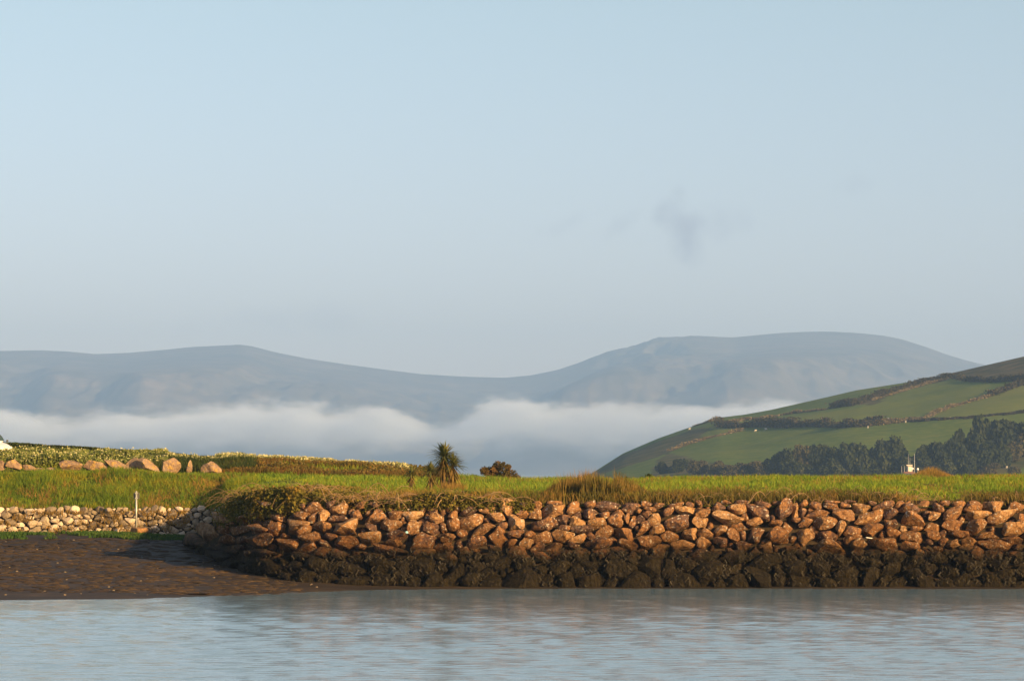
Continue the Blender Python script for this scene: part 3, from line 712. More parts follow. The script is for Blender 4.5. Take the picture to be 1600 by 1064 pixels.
# rust bank
xk, dk_, pk = scatter(340, 700, 116.5, 127, 16000); kk = noise01(xk, dk_ * .6, .6, 53) > .42; xk, dk_ = xk[kk], dk_[kk]
v, f = leaves(np.stack([xk, dk_, land_z(xk, dk_) + rng.uniform(.02, .26, len(xk))], 1), rng.uniform(.06, .15, len(xk)), .7)
o = mesh_obj('bank_weeds', v, f, M['olive']); tag(o, 'olive leafy weeds mottling the reddish upper bank', 'weeds', kind='stuff')
grow('dry_grass', 'scattered yellow blades mixed through the green flat behind the sea wall', 'dry grass', M['dry'], 420, 1960, 86, 130, 26000, .08, .26, .018, 1.0, keep=lambda x, d, px: ~((px < 660) & (d > 116)) & (noise01(x, d * .6, .35, 57) > .45))
grow('dry_grass', 'yellow and orange blades mixed through the long grass of the left slope', 'dry grass', M['dry'], -120, 400, 95, 114, 24000, .10, .30, .022, 1.0, keep=lambda x, d, px: noise01(x, d * .6, .5, 58) > .45)
grow('rust_bank', 'reddish brown dock and dead bracken covering the upper bank left of the palms', 'weeds', M['rust'], 345, 705, 116, 128, 34000, .10, .34, .04, .6,
     keep=lambda x, d, px: noise01(x, d * .5, .35, 51) > .33 + .5 * np.clip((385 - px) / 60, 0, 1) + .4 * np.clip((px - 670) / 40, 0, 1))
grow('rust_bank', 'dark green and rusty weeds around the boulders', 'weeds', M['hedge'], 240, 400, 117.2, 121, 6000, .2, .5, .04, .6)

# bramble along the wall top
def cloud(px0, px1, d0f, thick, hgt, n, size, seed, zbase, m, name, label, cat, aspect=.8, hang=0.0):
    px = rng.uniform(px0, px1, n); ds = land_start(px); d = ds + rng.uniform(d0f, d0f + thick, n); x = (px - 800) / F * d
    top = hgt * (.45 + .9 * noise01(x, d, .9, seed)); edge = np.clip(np.minimum(px - px0, px1 - px) / 25, 0, 1)
    z = land_z(x, np.maximum(d, ds)) + zbase + (top * edge + hang) * rng.uniform(0, 1, n) ** .7 - hang
    v, f = leaves(np.stack([x, d, z], 1), rng.uniform(size * .6, size * 1.3, n), aspect)
    o = mesh_obj(name, v, f, m); tag(o, label, cat, kind='stuff'); return o
cloud(352, 835, -.5, 2.2, .22, 36000, .085, 61, 0, M['bramble'], 'bramble', 'dark trailing bramble spilling over the left end of the sea wall', 'bramble', hang=.28)
cloud(352, 600, .8, 5, .22, 14000, .085, 62, .05, M['bramble'], 'bramble', 'bramble mound on the wall top left of the palms', 'bramble')
# the heap that hangs down at the corner
n = 9000; px = rng.uniform(343, 470, n); ty = np.interp(px, [343, 355, 372, 400, 440, 470], [812, 792, 776, 768, 766, 768]); by = np.interp(px, [343, 355, 372, 400, 440, 470], [818, 816, 812, 806, 798, 790])
py = ty + (by - ty) * rng.uniform(0, 1, n); P = wall_pt(px, py, -.12); P += rng.normal(size=P.shape) * .10
v, f = leaves(P, rng.uniform(.05, .13, n), .7); o = mesh_obj('bramble', v, f, M['bramble']); tag(o, 'thick bramble curtain hanging over the shaded corner of the sea wall', 'bramble', kind='stuff')
# long dead stems
def stems(name, label, cat, n, pxr, doff, m, L0, L1, arch=.5, wd=.012, zb=.1):
    V, Fc = [], []; o_ = 0
    for k in range(n):
        px = random.uniform(*pxr); ds = float(land_start(px)); d = ds + random.uniform(*doff); x = (px - 800) / F * d
        z = float(land_z(np.array([x]), np.array([max(d, ds)]))[0]) + random.uniform(0, zb)
        a_ = random.uniform(0, 2 * math.pi); L_ = random.uniform(L0, L1); r_ = random.uniform(.6, 1.4) * wd
        dirx, diry = math.cos(a_), math.sin(a_) * .5; bend = random.uniform(.2, 1) * arch; drop = random.uniform(0, .5)
        pts = [(x + dirx * L_ * t_, d + diry * L_ * t_ - .1, z + L_ * (bend * math.sin(t_ * 2.6) - drop * t_ * t_)) for t_ in (0, .2, .4, .6, .8, 1)]
        vv, ff = tube(pts, [r_, r_, r_ * .9, r_ * .8, r_ * .6, r_ * .3], 3, False)
        V.append(vv); Fc.append(ff + o_); o_ += len(vv)
    o = mesh_obj(name, np.concatenate(V), np.concatenate(Fc), m); tag(o, label, cat, kind='stuff'); return o
stems('dead_stems', 'bare arching bramble stems tangled along the wall top left of the palms', 'stems', 420, (355, 620), (-.6, 2.5), M['stick'], .4, 1.2)
stems('dead_stems', 'pale dry stalks lying in the weeds below the palms', 'stems', 240, (600, 800), (-.5, 2), M['stick'], .4, 1.1, .3, .014)
stems('dead_stems', 'scattered dry looping stalks in the weeds along the right of the sea wall', 'stems', 200, (1020, 1700), (-.3, 1.6), M['stick'], .3, .8, .5, .010)

# flowering weeds on the bank
def umbels(px0, px1, dr, n, nf, hr, label, lsize=.10, zadd=0.0):
    x, d, px = scatter(px0, px1, dr[0], dr[1], n)
    g = .55 + .9 * noise01(x, d, 1.2, 71); z0 = land_z(x, d); z = z0 + rng.uniform(0, 1, n) ** .6 * hr * g
    v, f = leaves(np.stack([x, d, z], 1), rng.uniform(lsize * .6, lsize * 1.3, n), .7)
    o = mesh_obj('flowering_weeds', v, f, M['alex']); tag(o, label, 'weeds', kind='stuff')
    x, d, px = scatter(px0, px1, dr[0], dr[1], nf); g = .55 + .9 * noise01(x, d, 1.2, 71)
    z = land_z(x, d) + hr * g * rng.uniform(.7, 1.15, nf) + zadd
    v, f = leaves(np.stack([x, d, z], 1), rng.uniform(.03, .075, nf), 1.4, .6)
    o = mesh_obj('flower_heads', v, f, M['umbel']); tag(o, label.replace('leafy green weeds', 'cream flower heads'), 'flowers', kind='stuff')
umbels(-130, 262, (118.8, 124.5), 52000, 7000, .34, 'leafy green weeds massed on the bank above the boulders below the hedge', .12)
umbels(255, 400, (120.5, 125.5), 9000, 4500, .26, 'leafy green weeds on the bank above the wedge shaped boulder', .09)
umbels(390, 640, (123.5, 127.5), 9000, 6000, .22, 'leafy green weeds along the skyline of the reddish bank', .08)
# hedge behind
hd = empty('hedge', tuple(at(150, 705, 151)))
tag(hd, 'low dark green clipped hedge running along the skyline behind the car', 'hedge')
n = 60000; px = rng.uniform(-160, 420, n); d = rng.uniform(149.3, 151.4, n); x = (px - 800) / F * d
ty = np.interp(px, [-160, 25, 100, 200, 310, 400, 420], [684, 690, 695.5, 702, 711, 717, 719]); z1 = PZ(ty, 150.4); z0 = land_z(x, d) - .1
z1 = z1 + .05 * fbm(np.stack([x * 1.5, d, 0 * d], 1), 8, 3) - .05
z = z0 + (z1 - z0) * rng.uniform(0, 1, n) ** .7
v, f = leaves(np.stack([x, d, z], 1), rng.uniform(.06, .15, n), .8)
mesh_obj('foliage', v - np.array(hd.location), f, M['hedge'], hd)
V = []
for k in range(160):
    p_ = -160 + k * 3.6; dd = 150.3; xx = PX(p_, dd); zz = float(land_z(np.array([xx]), np.array([dd]))[0]) - .05
    V.append(tube([(xx, dd, zz), (xx + .05, dd, zz + .35)], [.025, .015], 4))
v, f = join(V); o = mesh_obj('stems', v - np.array(hd.location), f, M['bark'], hd); o['kind'] = 'stuff'

# shoreline greenery
n = 26000; px = rng.uniform(-120, 345, n); fy = np.where(px < 130, rng.uniform(838, 853, n), rng.uniform(828, 856, n)); d = rng.uniform(100.3, 104.9, n); x = (px - 800) / F * d
k = (noise01(x * 1.3, d, .6, 81) > .36) & (d > 100.6 + 1.0 * noise01(x * 2, d, .3, 82)); x, d = x[k], d[k]
v, f = blades(np.stack([x, d, beach_z(x, d) - .01], 1), rng.uniform(.05, .16, len(x)), rng.uniform(.03, .06, len(x)), .9)
o = mesh_obj('shore_grass', v, f, M['alga']); tag(o, 'strip of bright green shore plants at the foot of the pale stone wall', 'shore plants', kind='stuff')
v, f = blades(_wallgrass, rng.uniform(.04, .14, len(_wallgrass)), .025, 1.0); o = mesh_obj('wall_grass', v, f, M['dry']); tag(o, 'grass tufts growing out of the joints of the pale stone wall', 'grass', kind='stuff')
# pebbles on the mud
parts = []
for k in range(90):
    px = random.uniform(-100, 520); d = random.uniform(77.5, 101); x = PX(px, d)
    if d > float(np.interp(px, WP, WD)) - .3: continue
    z = float(beach_z(np.array([x]), np.array([d]))[0]); s = random.uniform(.012, .035) * (2 if random.random() < .06 else 1)
    q = rockshape(ICO2, k, 3, 2.3, .05) * np.array([s * 1.4, s, s * .6]); parts.append((q + np.array([x, d, z + s * .2]), ICO2[1]))
v, f = join(parts); o = mesh_obj('pebbles', v, f, M['rock2'], smooth=True); tag(o, 'small pale pebbles and shells strewn over the tidal mud', 'pebbles', kind='stuff')
# rotting weed lumps on the mud
parts = []
for k in range(2600):
    px = random.uniform(-100, 470); d = random.uniform(78.5, 101); x = PX(px, d)
    if d > float(np.interp(px, WP, WD)) - .3: continue
    z = float(beach_z(np.array([x]), np.array([d]))[0]); s = random.uniform(.03, .12)
    q = rockshape(ICO2, k % 40, 2, 2.0, .2) * np.array([s * 2.2, s * 1.2, s * .32]); parts.append((q + np.array([x, d, z]), ICO2[1]))
v, f = join(parts); o = mesh_obj('wrack_lumps', v, f, M['mud'], smooth=True); tag(o, 'low dark lumps of rotting seaweed scattered over the mud', 'seaweed', kind='stuff')

# ------------------------------------------------------------------ PALMS (cabbage palms)
def palm(px, py, d, heads, label, trunks, sc_=1.0, skirt=.5, dark=False):
    base = at(px, py, d); base.z = float(land_z(np.array([base.x]), np.array([base.y]))[0]) - .03
    root = empty('cabbage_palm', tuple(base)); tag(root, label, 'palm', 'cabbage palms by the sea wall')
    for (hx, hy, hz, rad, nl) in heads:
        top = Vector((hx, hy, hz))
        pts = [Vector((hx * .2, hy * .2, 0)), Vector((hx * .55, hy * .55, hz * .5)), top]
        v, f = tube(pts, [.075 * sc_, .06 * sc_, .05 * sc_], 8); mesh_obj('trunk', v, f, M['bark'], root, smooth=True)
        def frond(n, el0, el1, Lr, m, droop, wd, name, zlo=0.0):
            Vs, Fs = [], []; o_ = 0
            for k in range(n):
                a_ = random.uniform(0, 2 * math.pi); el = R(random.uniform(el0, el1)); L_ = rad * random.uniform(*Lr); w_ = wd * random.uniform(.7, 1.2)
                dr = Vector((math.cos(a_) * math.cos(el), math.sin(a_) * math.cos(el), math.sin(el))); sd_ = Vector((-math.sin(a_), math.cos(a_), 0))
                b0 = top + Vector((0, 0, -random.uniform(0, zlo))); P_ = []
                dp = droop * random.uniform(.4, 1.4)
                for q in range(6):
                    t_ = q / 5; c_ = b0 + dr * L_ * t_ + Vector((0, 0, -dp * L_ * t_ ** 2.4)); ww = w_ * (math.sin(min(1, t_ * 3 + .25) * math.pi / 2)) * (1 - t_ ** 3) + .002
                    P_.append((c_ - sd_ * ww / 2, c_ + Vector((0, 0, -ww * .18)), c_ + sd_ * ww / 2))
                for row in P_: Vs += [tuple(q) for q in row]
                for q in range(5):
                    for s_ in (0, 1):
                        i0 = o_ + q * 3 + s_; Fs += [[i0, i0 + 1, i0 + 4], [i0, i0 + 4, i0 + 3]]
                o_ += 18
            mesh_obj(name, np.array(Vs), np.array(Fs), m, root)
        frond(nl, -18, 88, (.75, 1.05), M['palmleaf'], .30, .040 * sc_, 'crown', .10)
        frond(int(nl * .45), -80, -30, (.6, 1.0), M['palmdry'], .25, .042 * sc_, 'dead_fronds', .3)
    return root
palm(694, 760, 90.5, [(.0, 0, 1.42, .68, 190), (.28, -.05, 1.14, .58, 140), (-.10, .1, 1.05, .5, 60)], 'tallest bushy cabbage palm standing on the wall top, its right crown lower', 3)
palm(673, 757, 93, [(.0, 0, .88, .46, 120)], 'small cabbage palm just left of the tallest one and partly behind it', 1, .9)
palm(642, 756, 98, [(.0, 0, .62, .40, 100)], 'smallest dark cabbage palm standing apart, leftmost of the three', 1, .8)
grow('dry_tuft', 'golden dry grass tuft around the foot of the tallest cabbage palm', 'dry grass', M['dry'], 690, 725, 89, 91.2, 1500, .25, .62, .022, .5)

# ------------------------------------------------------------------ SHRUBS on the crest
def shrub(px, d, wpx, hpx, n, leaf, label, mm, bow=1.0):
    s = d / F; x0 = PX(px, d); z0 = float(land_z(np.array([x0]), np.array([d]))[0]) - .05
    root = empty('shrub', (x0, d, z0)); tag(root, label, 'shrub')
    lobes = []
    for k in range(22):
        u = (k / 21 - .5) * .9; lobes.append((u * wpx * s, random.uniform(-.3, .3) * wpx * s * .6, random.uniform(.1, .8) * hpx * s * (1 - 1.3 * u * u), random.uniform(.09, .17) * wpx * s))
    P = []
    for k in range(n):
        lx, ly, lz, lr = lobes[k % 22]; v_ = Vector((random.gauss(0, 1), random.gauss(0, 1), random.gauss(0, 1))).normalized() * lr * random.uniform(.5, 1.05)
        P.append((lx + v_.x, ly + v_.y, max(.0, lz + v_.z)))
    v, f = leaves(np.array(P), rng.uniform(leaf * .6, leaf * 1.3, n), .7); mesh_obj('crown', v, f, mm, root)
    tb = [tube([(0, 0, 0), (lx * .5, ly * .5, lz * .5), (lx, ly, lz)], [.03, .02, .01], 5) for lx, ly, lz, lr in lobes]
    v, f = join(tb); mesh_obj('branches', v, f, M['bark'], root)
    return root
shrub(781, 131, 54, 37, 6000, .09, 'rounded reddish brown shrub on the skyline between the palms and the weeds', M['bushleaf'])
shrub(740, 129, 34, 9, 1200, .08, 'low green mound of shrub on the crest just right of the tall palm', M['hedge'])
shrub(1010, 133, 22, 18, 700, .08, 'small dark shrub on the skyline right of the tall weeds', M['hedge'])
shrub(978, 133, 12, 14, 300, .07, 'tiny sapling poking above the tall weeds on the sea wall', M['hedge'])

# ------------------------------------------------------------------ POST
post = empty('marker_post', tuple(at(213, 829, 104.0))); tag(post, 'thin grey metal post with a small dark plate standing by the pale stone wall', 'post')
mg = plain('galvanised_steel', (.42, .42, .38), .45, .4)
v, f = tube([(0, 0, -.1), (0, 0, 1.42)], [.034, .034], 12); mesh_obj('pole', v, f, mg, post, smooth=True)
v, f = tube([(0, 0, 1.42), (0, 0, 1.45)], [.04, .02], 12); mesh_obj('cap', v, f, mg, post, smooth=True)
for zz in (1.19, 1.37):
    bevel_box('clamp', (.10, .09, .05), (0, -.005, zz), mg, post, .01)
bevel_box('plate', (.22, .015, .24), (.0, .055, 1.28), plain('sign_back', (.07, .065, .05), .6), post, .004)
q = rockshape(ICO3, 77, 6, 2.5, .06) * np.array([.42, .28, .16]); q[:, 0] += .12; mesh_obj('footing', q, ICO3[1], mat('stained_footing', [(0, (.16, .08, .03)), (1, (.34, .18, .07))], scale=5, rough=.95), post, smooth=True)

# little litter on the wall
q = wall_pt(1355, 839.5, -.42); wb = bevel_box('driftwood', (.20, .06, .025), tuple(q), plain('bleached_wood', (.62, .6, .55), .8), None, .006, (0, R(8), .2)); tag(wb, 'short bleached white board lodged between the sea wall stones', 'driftwood')
q = wall_pt(636.5, 831, -.38); wb = bevel_box('plastic_scrap', (.09, .05, .07), tuple(q), plain('blue_plastic', (.25, .5, .62), .5), None, .02, (0, R(20), .2)); tag(wb, 'small pale blue scrap of plastic caught between the sea wall stones', 'litter')

# ------------------------------------------------------------------ CAR
def car():
    d = 137.0; xf = PX(23, d) + .12; zg = float(land_z(np.array([xf - 2]), np.array([d]))[0])
    ztop = PZ(673.5, d)   # roof line
    hgt = 1.47; zg = ztop - hgt
    root = empty('parked_car', (xf - 1.6, d, zg), R(-60)); tag(root, 'white hatchback car at the left edge, its bonnet above the flowering weeds', 'car')
    white = plain('white_paint', (.78, .78, .78), .25); glass = plain('car_glass', (.05, .09, .10), .05); black = plain('black_plastic', (.02, .02, .02), .6)
    def loft(name, st, m):
        """st: list of (x, zlow, zhigh, halfwidth)"""
        V = []; k_ = 12
        for (x, zl, zh, hw) in st:
            for q in range(k_):
                a_ = 2 * math.pi * q / k_; cy2, cz2 = math.cos(a_), math.sin(a_)
                e_ = .45; yy = math.copysign(abs(cy2) ** e_, cy2) * hw; zz = (zl + zh) / 2 + math.copysign(abs(cz2) ** e_, cz2) * (zh - zl) / 2
                V.append((x, yy, zz))
        Fc = []
        for i in range(len(st) - 1):
            for q in range(k_):
                a_ = i * k_ + q; b_ = i * k_ + (q + 1) % k_; Fc.append([a_, b_, b_ + k_, a_ + k_])
        Fc.append(list(range(k_))[::-1]); Fc.append([(len(st) - 1) * k_ + q for q in range(k_)])
        o = mesh_obj(name, np.array(V), Fc, m, root, smooth=True); s_ = o.modifiers.new('s', 'SUBSURF'); s_.levels = 1; s_.render_levels = 2; return o
    loft('body', [(-2.1, .35, .7, .6), (-2.02, .25, .95, .8), (-1.6, .2, 1.0, .86), (-.5, .2, .98, .88), (.8, .2, .97, .88), (1.1, .2, .95, .87), (1.55, .22, .86, .84), (1.9, .25, .74, .76), (2.07, .32, .62, .62), (2.1, .38, .55, .5)], white)
    loft('roof', [(-1.75, .92, 1.02, .7), (-1.45, .92, 1.36, .62), (-.9, .92, 1.46, .62), (-.1, .92, 1.47, .62), (.35, .92, 1.40, .62), (.75, .92, 1.18, .66), (1.12, .9, .98, .7)], white)
    def quad(name, pts, m):
        return mesh_obj(name, np.array(pts), [list(range(len(pts)))], m, root)
    for s_ in (-1, 1):
        sgn = s_
        quad('side_window', [(-1.3, sgn * .70, 1.0), (.0, sgn * .71, 1.0), (.0, sgn * .655, 1.38), (-.9, sgn * .655, 1.38), (-1.2, sgn * .67, 1.25)], glass)
        quad('side_window', [(.05, sgn * .71, 1.0), (.85, sgn * .725, 1.0), (.62, sgn * .70, 1.19), (.33, sgn * .66, 1.34), (.05, sgn * .655, 1.38)], glass)
        bevel_box('mirror', (.10, .12, .10), (.86, sgn * .86, 1.0), black, root, .03)
        bevel_box('headlight', (.2, .22, .12), (1.9, sgn * .62, .66), plain('lamp_glass', (.6, .62, .65), .1), root, .04)
        for x_ in (-1.35, 1.32):
            v, f = tube([(x_, sgn * .66, .31), (x_, sgn * .70, .31), (x_, sgn * .85, .31), (x_, sgn * .88, .31)], [.24, .31, .31, .26], 20)
            wh = mesh_obj('wheel', v, f, black, root, smooth=True)
            v, f = tube([(x_, sgn * .86, .31), (x_, sgn * .895, .31)], [.2, .17], 16); mesh_obj('rim', v, f, mg, wh, smooth=True)
    quad('windscreen', [(.45, -.56, 1.375), (.45, .56, 1.375), (1.08, .64, 1.0), (1.08, -.64, 1.0)], glass)
    quad('rear_window', [(-1.52, .52, 1.34), (-1.52, -.52, 1.34), (-1.74, -.6, 1.06), (-1.74, .6, 1.06)], glass)
    bevel_box('bumper', (.16, 1.3, .14), (2.06, 0, .4), black, root, .05)
car()

# ------------------------------------------------------------------ FISHING BOAT behind the flat
def boat():
    d = 700.0; cx = PX(1421, d)
    root = empty('fishing_boat', (cx, d, 0)); tag(root, 'fishing boat with pale wheelhouse, white domes and thin masts seen over the grass crest', 'boat')
    wh = plain('cream_paint', (.72, .62, .52), .5); dk = plain('dark_hull_paint', (.03, .05, .09), .4); st = plain('mast_alloy', (.5, .5, .5), .4); rust = plain('rust_brown_paint', (.16, .07, .05), .6)
    # hull
    st_ = [(-6.5, 1.6), (-5, 2.1), (-1, 2.3), (3, 2.1), (5.5, 1.2), (7, .06)]
    V = []
    for x, hw in st_:
        sheer = 1.5 + .03 * (x - .5) ** 2 * .6
        for y, z in ((-hw, sheer), (-hw * .9, .4), (0, -.6), (hw * .9, .4), (hw, sheer)): V.append((x, y, z))
    Fc = [[i * 5 + k, i * 5 + k + 1, (i + 1) * 5 + k + 1, (i + 1) * 5 + k] for i in range(5) for k in range(4)]
    Fc += [[i * 5, (i + 1) * 5, (i + 1) * 5 + 4, i * 5 + 4] for i in range(5)] + [[0, 1, 2, 3, 4]]
    mesh_obj('hull', np.array(V), Fc, dk, root)
    whl = bevel_box('wheelhouse', (2.6, 2.2, 2.0), (-.3, 0, 2.6), rust, root, .12)
    for k in range(3): bevel_box('window', (.55, .04, .5), (-.9 + k * .62, -1.12 + 0, .35), plain('dark_glass', (.03, .04, .05), .1), whl, .01)
    bevel_box('upper_bridge', (1.0, 1.1, 1.3), (.05, 0, 4.2), wh, root, .1)
    bevel_box('bridge_roof', (1.25, 1.3, .12), (.05, 0, 4.9), wh, root, .04)
    bevel_box('radar_scanner', (1.5, .16, .2), (0, 0, 5.2), wh, root, .04)
    for x_, z0, z1, r_ in ((-.25, 4.9, 7.9, .035), (.12, 4.9, 7.1, .03), (1.25, 2.0, 8.0, .06), (-1.9, 1.8, 5.0, .05), (-1.25, 1.8, 5.0, .05), (-.75, 3.4, 4.9, .04)):
        v, f = tube([(x_, 0.0, z0), (x_, 0, z1)], [r_, r_ * .6], 6); mesh_obj('mast' if r_ > .055 else 'antenna', v, f, st, root, smooth=True)
    for x_, z_ in ((.75, 4.35), (2.05, 4.2)):
        v = ICO3[0] * np.array([.27, .27, .32]); o = mesh_obj('radar_dome', v, ICO3[1], plain('dome_white', (.85, .83, .8), .4), root, smooth=True); o.location = (x_, 0, z_)
        v, f = tube([(x_, 0, 2.0), (x_, 0, z_ - .2)], [.05, .05], 6); mesh_obj('dome_post', v, f, st, root)
    bevel_box('deck_house', (2.2, 2.0, 1.3), (2.0, 0, 2.4), rust, root, .1)
boat()

# ------------------------------------------------------------------ GREEN HILL
SK = [(700, 775), (860, 762), (925, 739), (974, 708), (1031, 684), (1075, 669), (1123, 653), (1162, 648), (1206, 640), (1250, 630), (1294, 620), (1337, 610), (1381, 603), (1425, 596), (1460, 589), (1500, 580), (1539, 571), (1600, 557), (1700, 536), (1900, 505), (2400, 470)]
SKX = np.array([s[0] for s in SK], float); SKY = np.array([s[1] for s in SK], float)
HD0, HD1 = 900.0, 1330.0
def hill_z(px, d):
    zr = H - (np.interp(px, SKX, SKY) - YH) * HD1 / F
    t_ = np.clip((d - HD0) / (HD1 - HD0), 0, 1.6)
    prof = np.where(t_ <= 1, 1 - (1 - t_) ** 1.25, 1 - .9 * (t_ - 1) ** 1.3)
    z = -1.5 + (zr + 1.5) * prof
    x = (px - 800) / F * d
    n = fbm(np.stack([x * .012, d * .012, 0 * x], -1).reshape(-1, 3), 21, 4).reshape(np.shape(x))
    return z + n * 2.2 * np.clip(t_ * (1 - t_) * 3, 0, 1)
_dd = np.linspace(HD0, HD1, 160)
def hill_pt(px, py):
    """the spot on the hill that is seen at that direction"""
    z = hill_z(np.full(160, float(px)), _dd); y = YH - (z - H) * F / _dd
    k = np.argmax(y <= py) if (y <= py).any() else 159
    return Vector((PX(px, _dd[k]), _dd[k], z[k]))
hp = np.arange(700, 2400, 7); hdv = np.linspace(HD0, HD1 + 250, 130)
Dh, Ph = np.meshgrid(hdv, hp, indexing='ij')
Zh = hill_z(Ph, Dh); Xh = (Ph - 800) / F * Dh
def hill_extra(t, colr, geo, tcn):
    ns = t.nodes; ln = t.links.new
    at_ = ns.new('ShaderNodeAttribute'); at_.attribute_name = 'heather'
    no = ns.new('ShaderNodeTexNoise'); no.inputs['Scale'].default_value = .12; no.inputs['Detail'].default_value = 6; ln(geo.outputs['Position'], no.inputs['Vector'])
    cr = ns.new('ShaderNodeValToRGB'); cr.color_ramp.elements[0].position = .35; cr.color_ramp.elements[0].color = (.035, .036, .018, 1); cr.color_ramp.elements[1].position = .65; cr.color_ramp.elements[1].color = (.12, .085, .045, 1)
    ln(no.outputs[0], cr.inputs[0])
    a2 = ns.new('ShaderNodeAttribute'); a2.attribute_name = 'fieldtone'
    m0 = ns.new('ShaderNodeMix'); m0.data_type = 'RGBA'; ln(a2.outputs['Fac'], m0.inputs[0]); ln(colr, m0.inputs[6]); m0.inputs[7].default_value = (.165, .175, .035, 1); colr = m0.outputs[2]
    mx = ns.new('ShaderNodeMix'); mx.data_type = 'RGBA'; ln(at_.outputs['Fac'], mx.inputs[0]); ln(colr, mx.inputs[6]); ln(cr.outputs[0], mx.inputs[7]); return mx.outputs[2]
M['hill'] = mat('hill_pasture', [(0, (.06, .10, .016)), (.5, (.095, .135, .02)), (1, (.15, .165, .03))], scale=.02, scale2=.25, detail=6, rough=1, bump=.5, bscale=.6, bdist=.5, spec=.05, coords='Position', extra=hill_extra)
hill = mesh_obj('hill', np.stack([Xh, Dh, Zh], -1).reshape(-1, 3), grid_faces(*Dh.shape), M['hill'], smooth=True); tag(hill, kind='structure')
Yh_ = YH - (Zh - H) * F / Dh
# land-cover: brown heath on the nose of the hill, along the top right and the rough ground low on the right
hn = fbm(np.stack([Xh * .03, Dh * .03, 0 * Xh], -1).reshape(-1, 3), 3, 4).reshape(Xh.shape)
def inpoly(X, Y, poly):
    r_ = np.zeros(X.shape, bool); n_ = len(poly); j = n_ - 1
    for i in range(n_):
        xi, yi = poly[i]; xj, yj = poly[j]
        c_ = ((yi > Y) != (yj > Y)) & (X < (xj - xi) * (Y - yi) / (yj - yi + 1e-9) + xi); r_ ^= c_; j = i
    return r_
hx_, hy_ = Ph + hn * 4, Yh_ + hn * 3
front = Dh < HD1 + 20
hea = inpoly(hx_, hy_, [(1040, 685), (1075, 671), (1100, 668), (1118, 672), (1098, 684), (1060, 698), (1030, 712), (1000, 722), (930, 742), (960, 716)]) * .75
hea = np.maximum(hea, inpoly(hx_, hy_, [(1486, 592), (1475, 580), (1540, 560), (1600, 545), (2400, 440), (2400, 620), (1700, 590), (1600, 597), (1540, 596)]) * .9)
hea = np.maximum(hea, inpoly(hx_, hy_, [(1040, 706), (1010, 740), (900, 760), (1190, 760), (1180, 735), (1110, 722)]) * .75)
hea = np.maximum(hea, inpoly(hx_, hy_, [(1530, 740), (1560, 722), (1620, 700), (1620, 715), (1580, 740)]) * .7)
hea = np.maximum(hea, inpoly(hx_, hy_, [(1330, 632), (1364, 620), (1403, 606), (1447, 594), (1486, 588), (1486, 594), (1447, 603), (1403, 616), (1364, 630)]) * .8)
a_ = hill.data.attributes.new('heather', 'FLOAT', 'POINT'); a_.data.foreach_set('value', hea.astype(np.float32).ravel())

fld = np.zeros_like(hea)
fld[inpoly(hx_, hy_, [(1119, 664), (1184, 656), (1294, 642), (1340, 634), (1403, 613), (1486, 592), (1556, 598), (1520, 626), (1482, 638), (1447, 654), (1378, 663), (1184, 667)])] = .38
fld[inpoly(hx_, hy_, [(1447, 654), (1482, 638), (1547, 620), (1600, 601), (1720, 570), (1720, 632), (1565, 649)])] = .62
fld[inpoly(hx_, hy_, [(1119, 684), (1165, 673), (1190, 669), (1378, 665), (1447, 656), (1600, 646), (1700, 700), (1300, 760), (1040, 712)])] = .12
fld[inpoly(hx_, hy_, [(1100, 668), (1119, 665), (1160, 670), (1119, 682), (1060, 698)])] = .5
fld = np.clip(fld + .22 * fbm(np.stack([Xh * .05, Dh * .02, 0 * Xh], -1).reshape(-1, 3), 13, 4).reshape(Xh.shape), 0, 1)
a_ = hill.data.attributes.new('fieldtone', 'FLOAT', 'POINT'); a_.data.foreach_set('value', fld.astype(np.float32).ravel())
M['hedgefar'] = mat('far_hedge', [(0, (.022, .024, .013)), (.5, (.042, .04, .02)), (1, (.085, .06, .034))], scale=.3, rough=1, rnd=.5, island=True, spec=.05, coords='Position')
M['wallfar'] = mat('far_stone_bank', [(0, (.06, .06, .03)), (.5, (.14, .115, .06)), (1, (.27, .21, .13))], scale=.3, rough=1, rnd=.5, island=True, spec=.05, coords='Position')
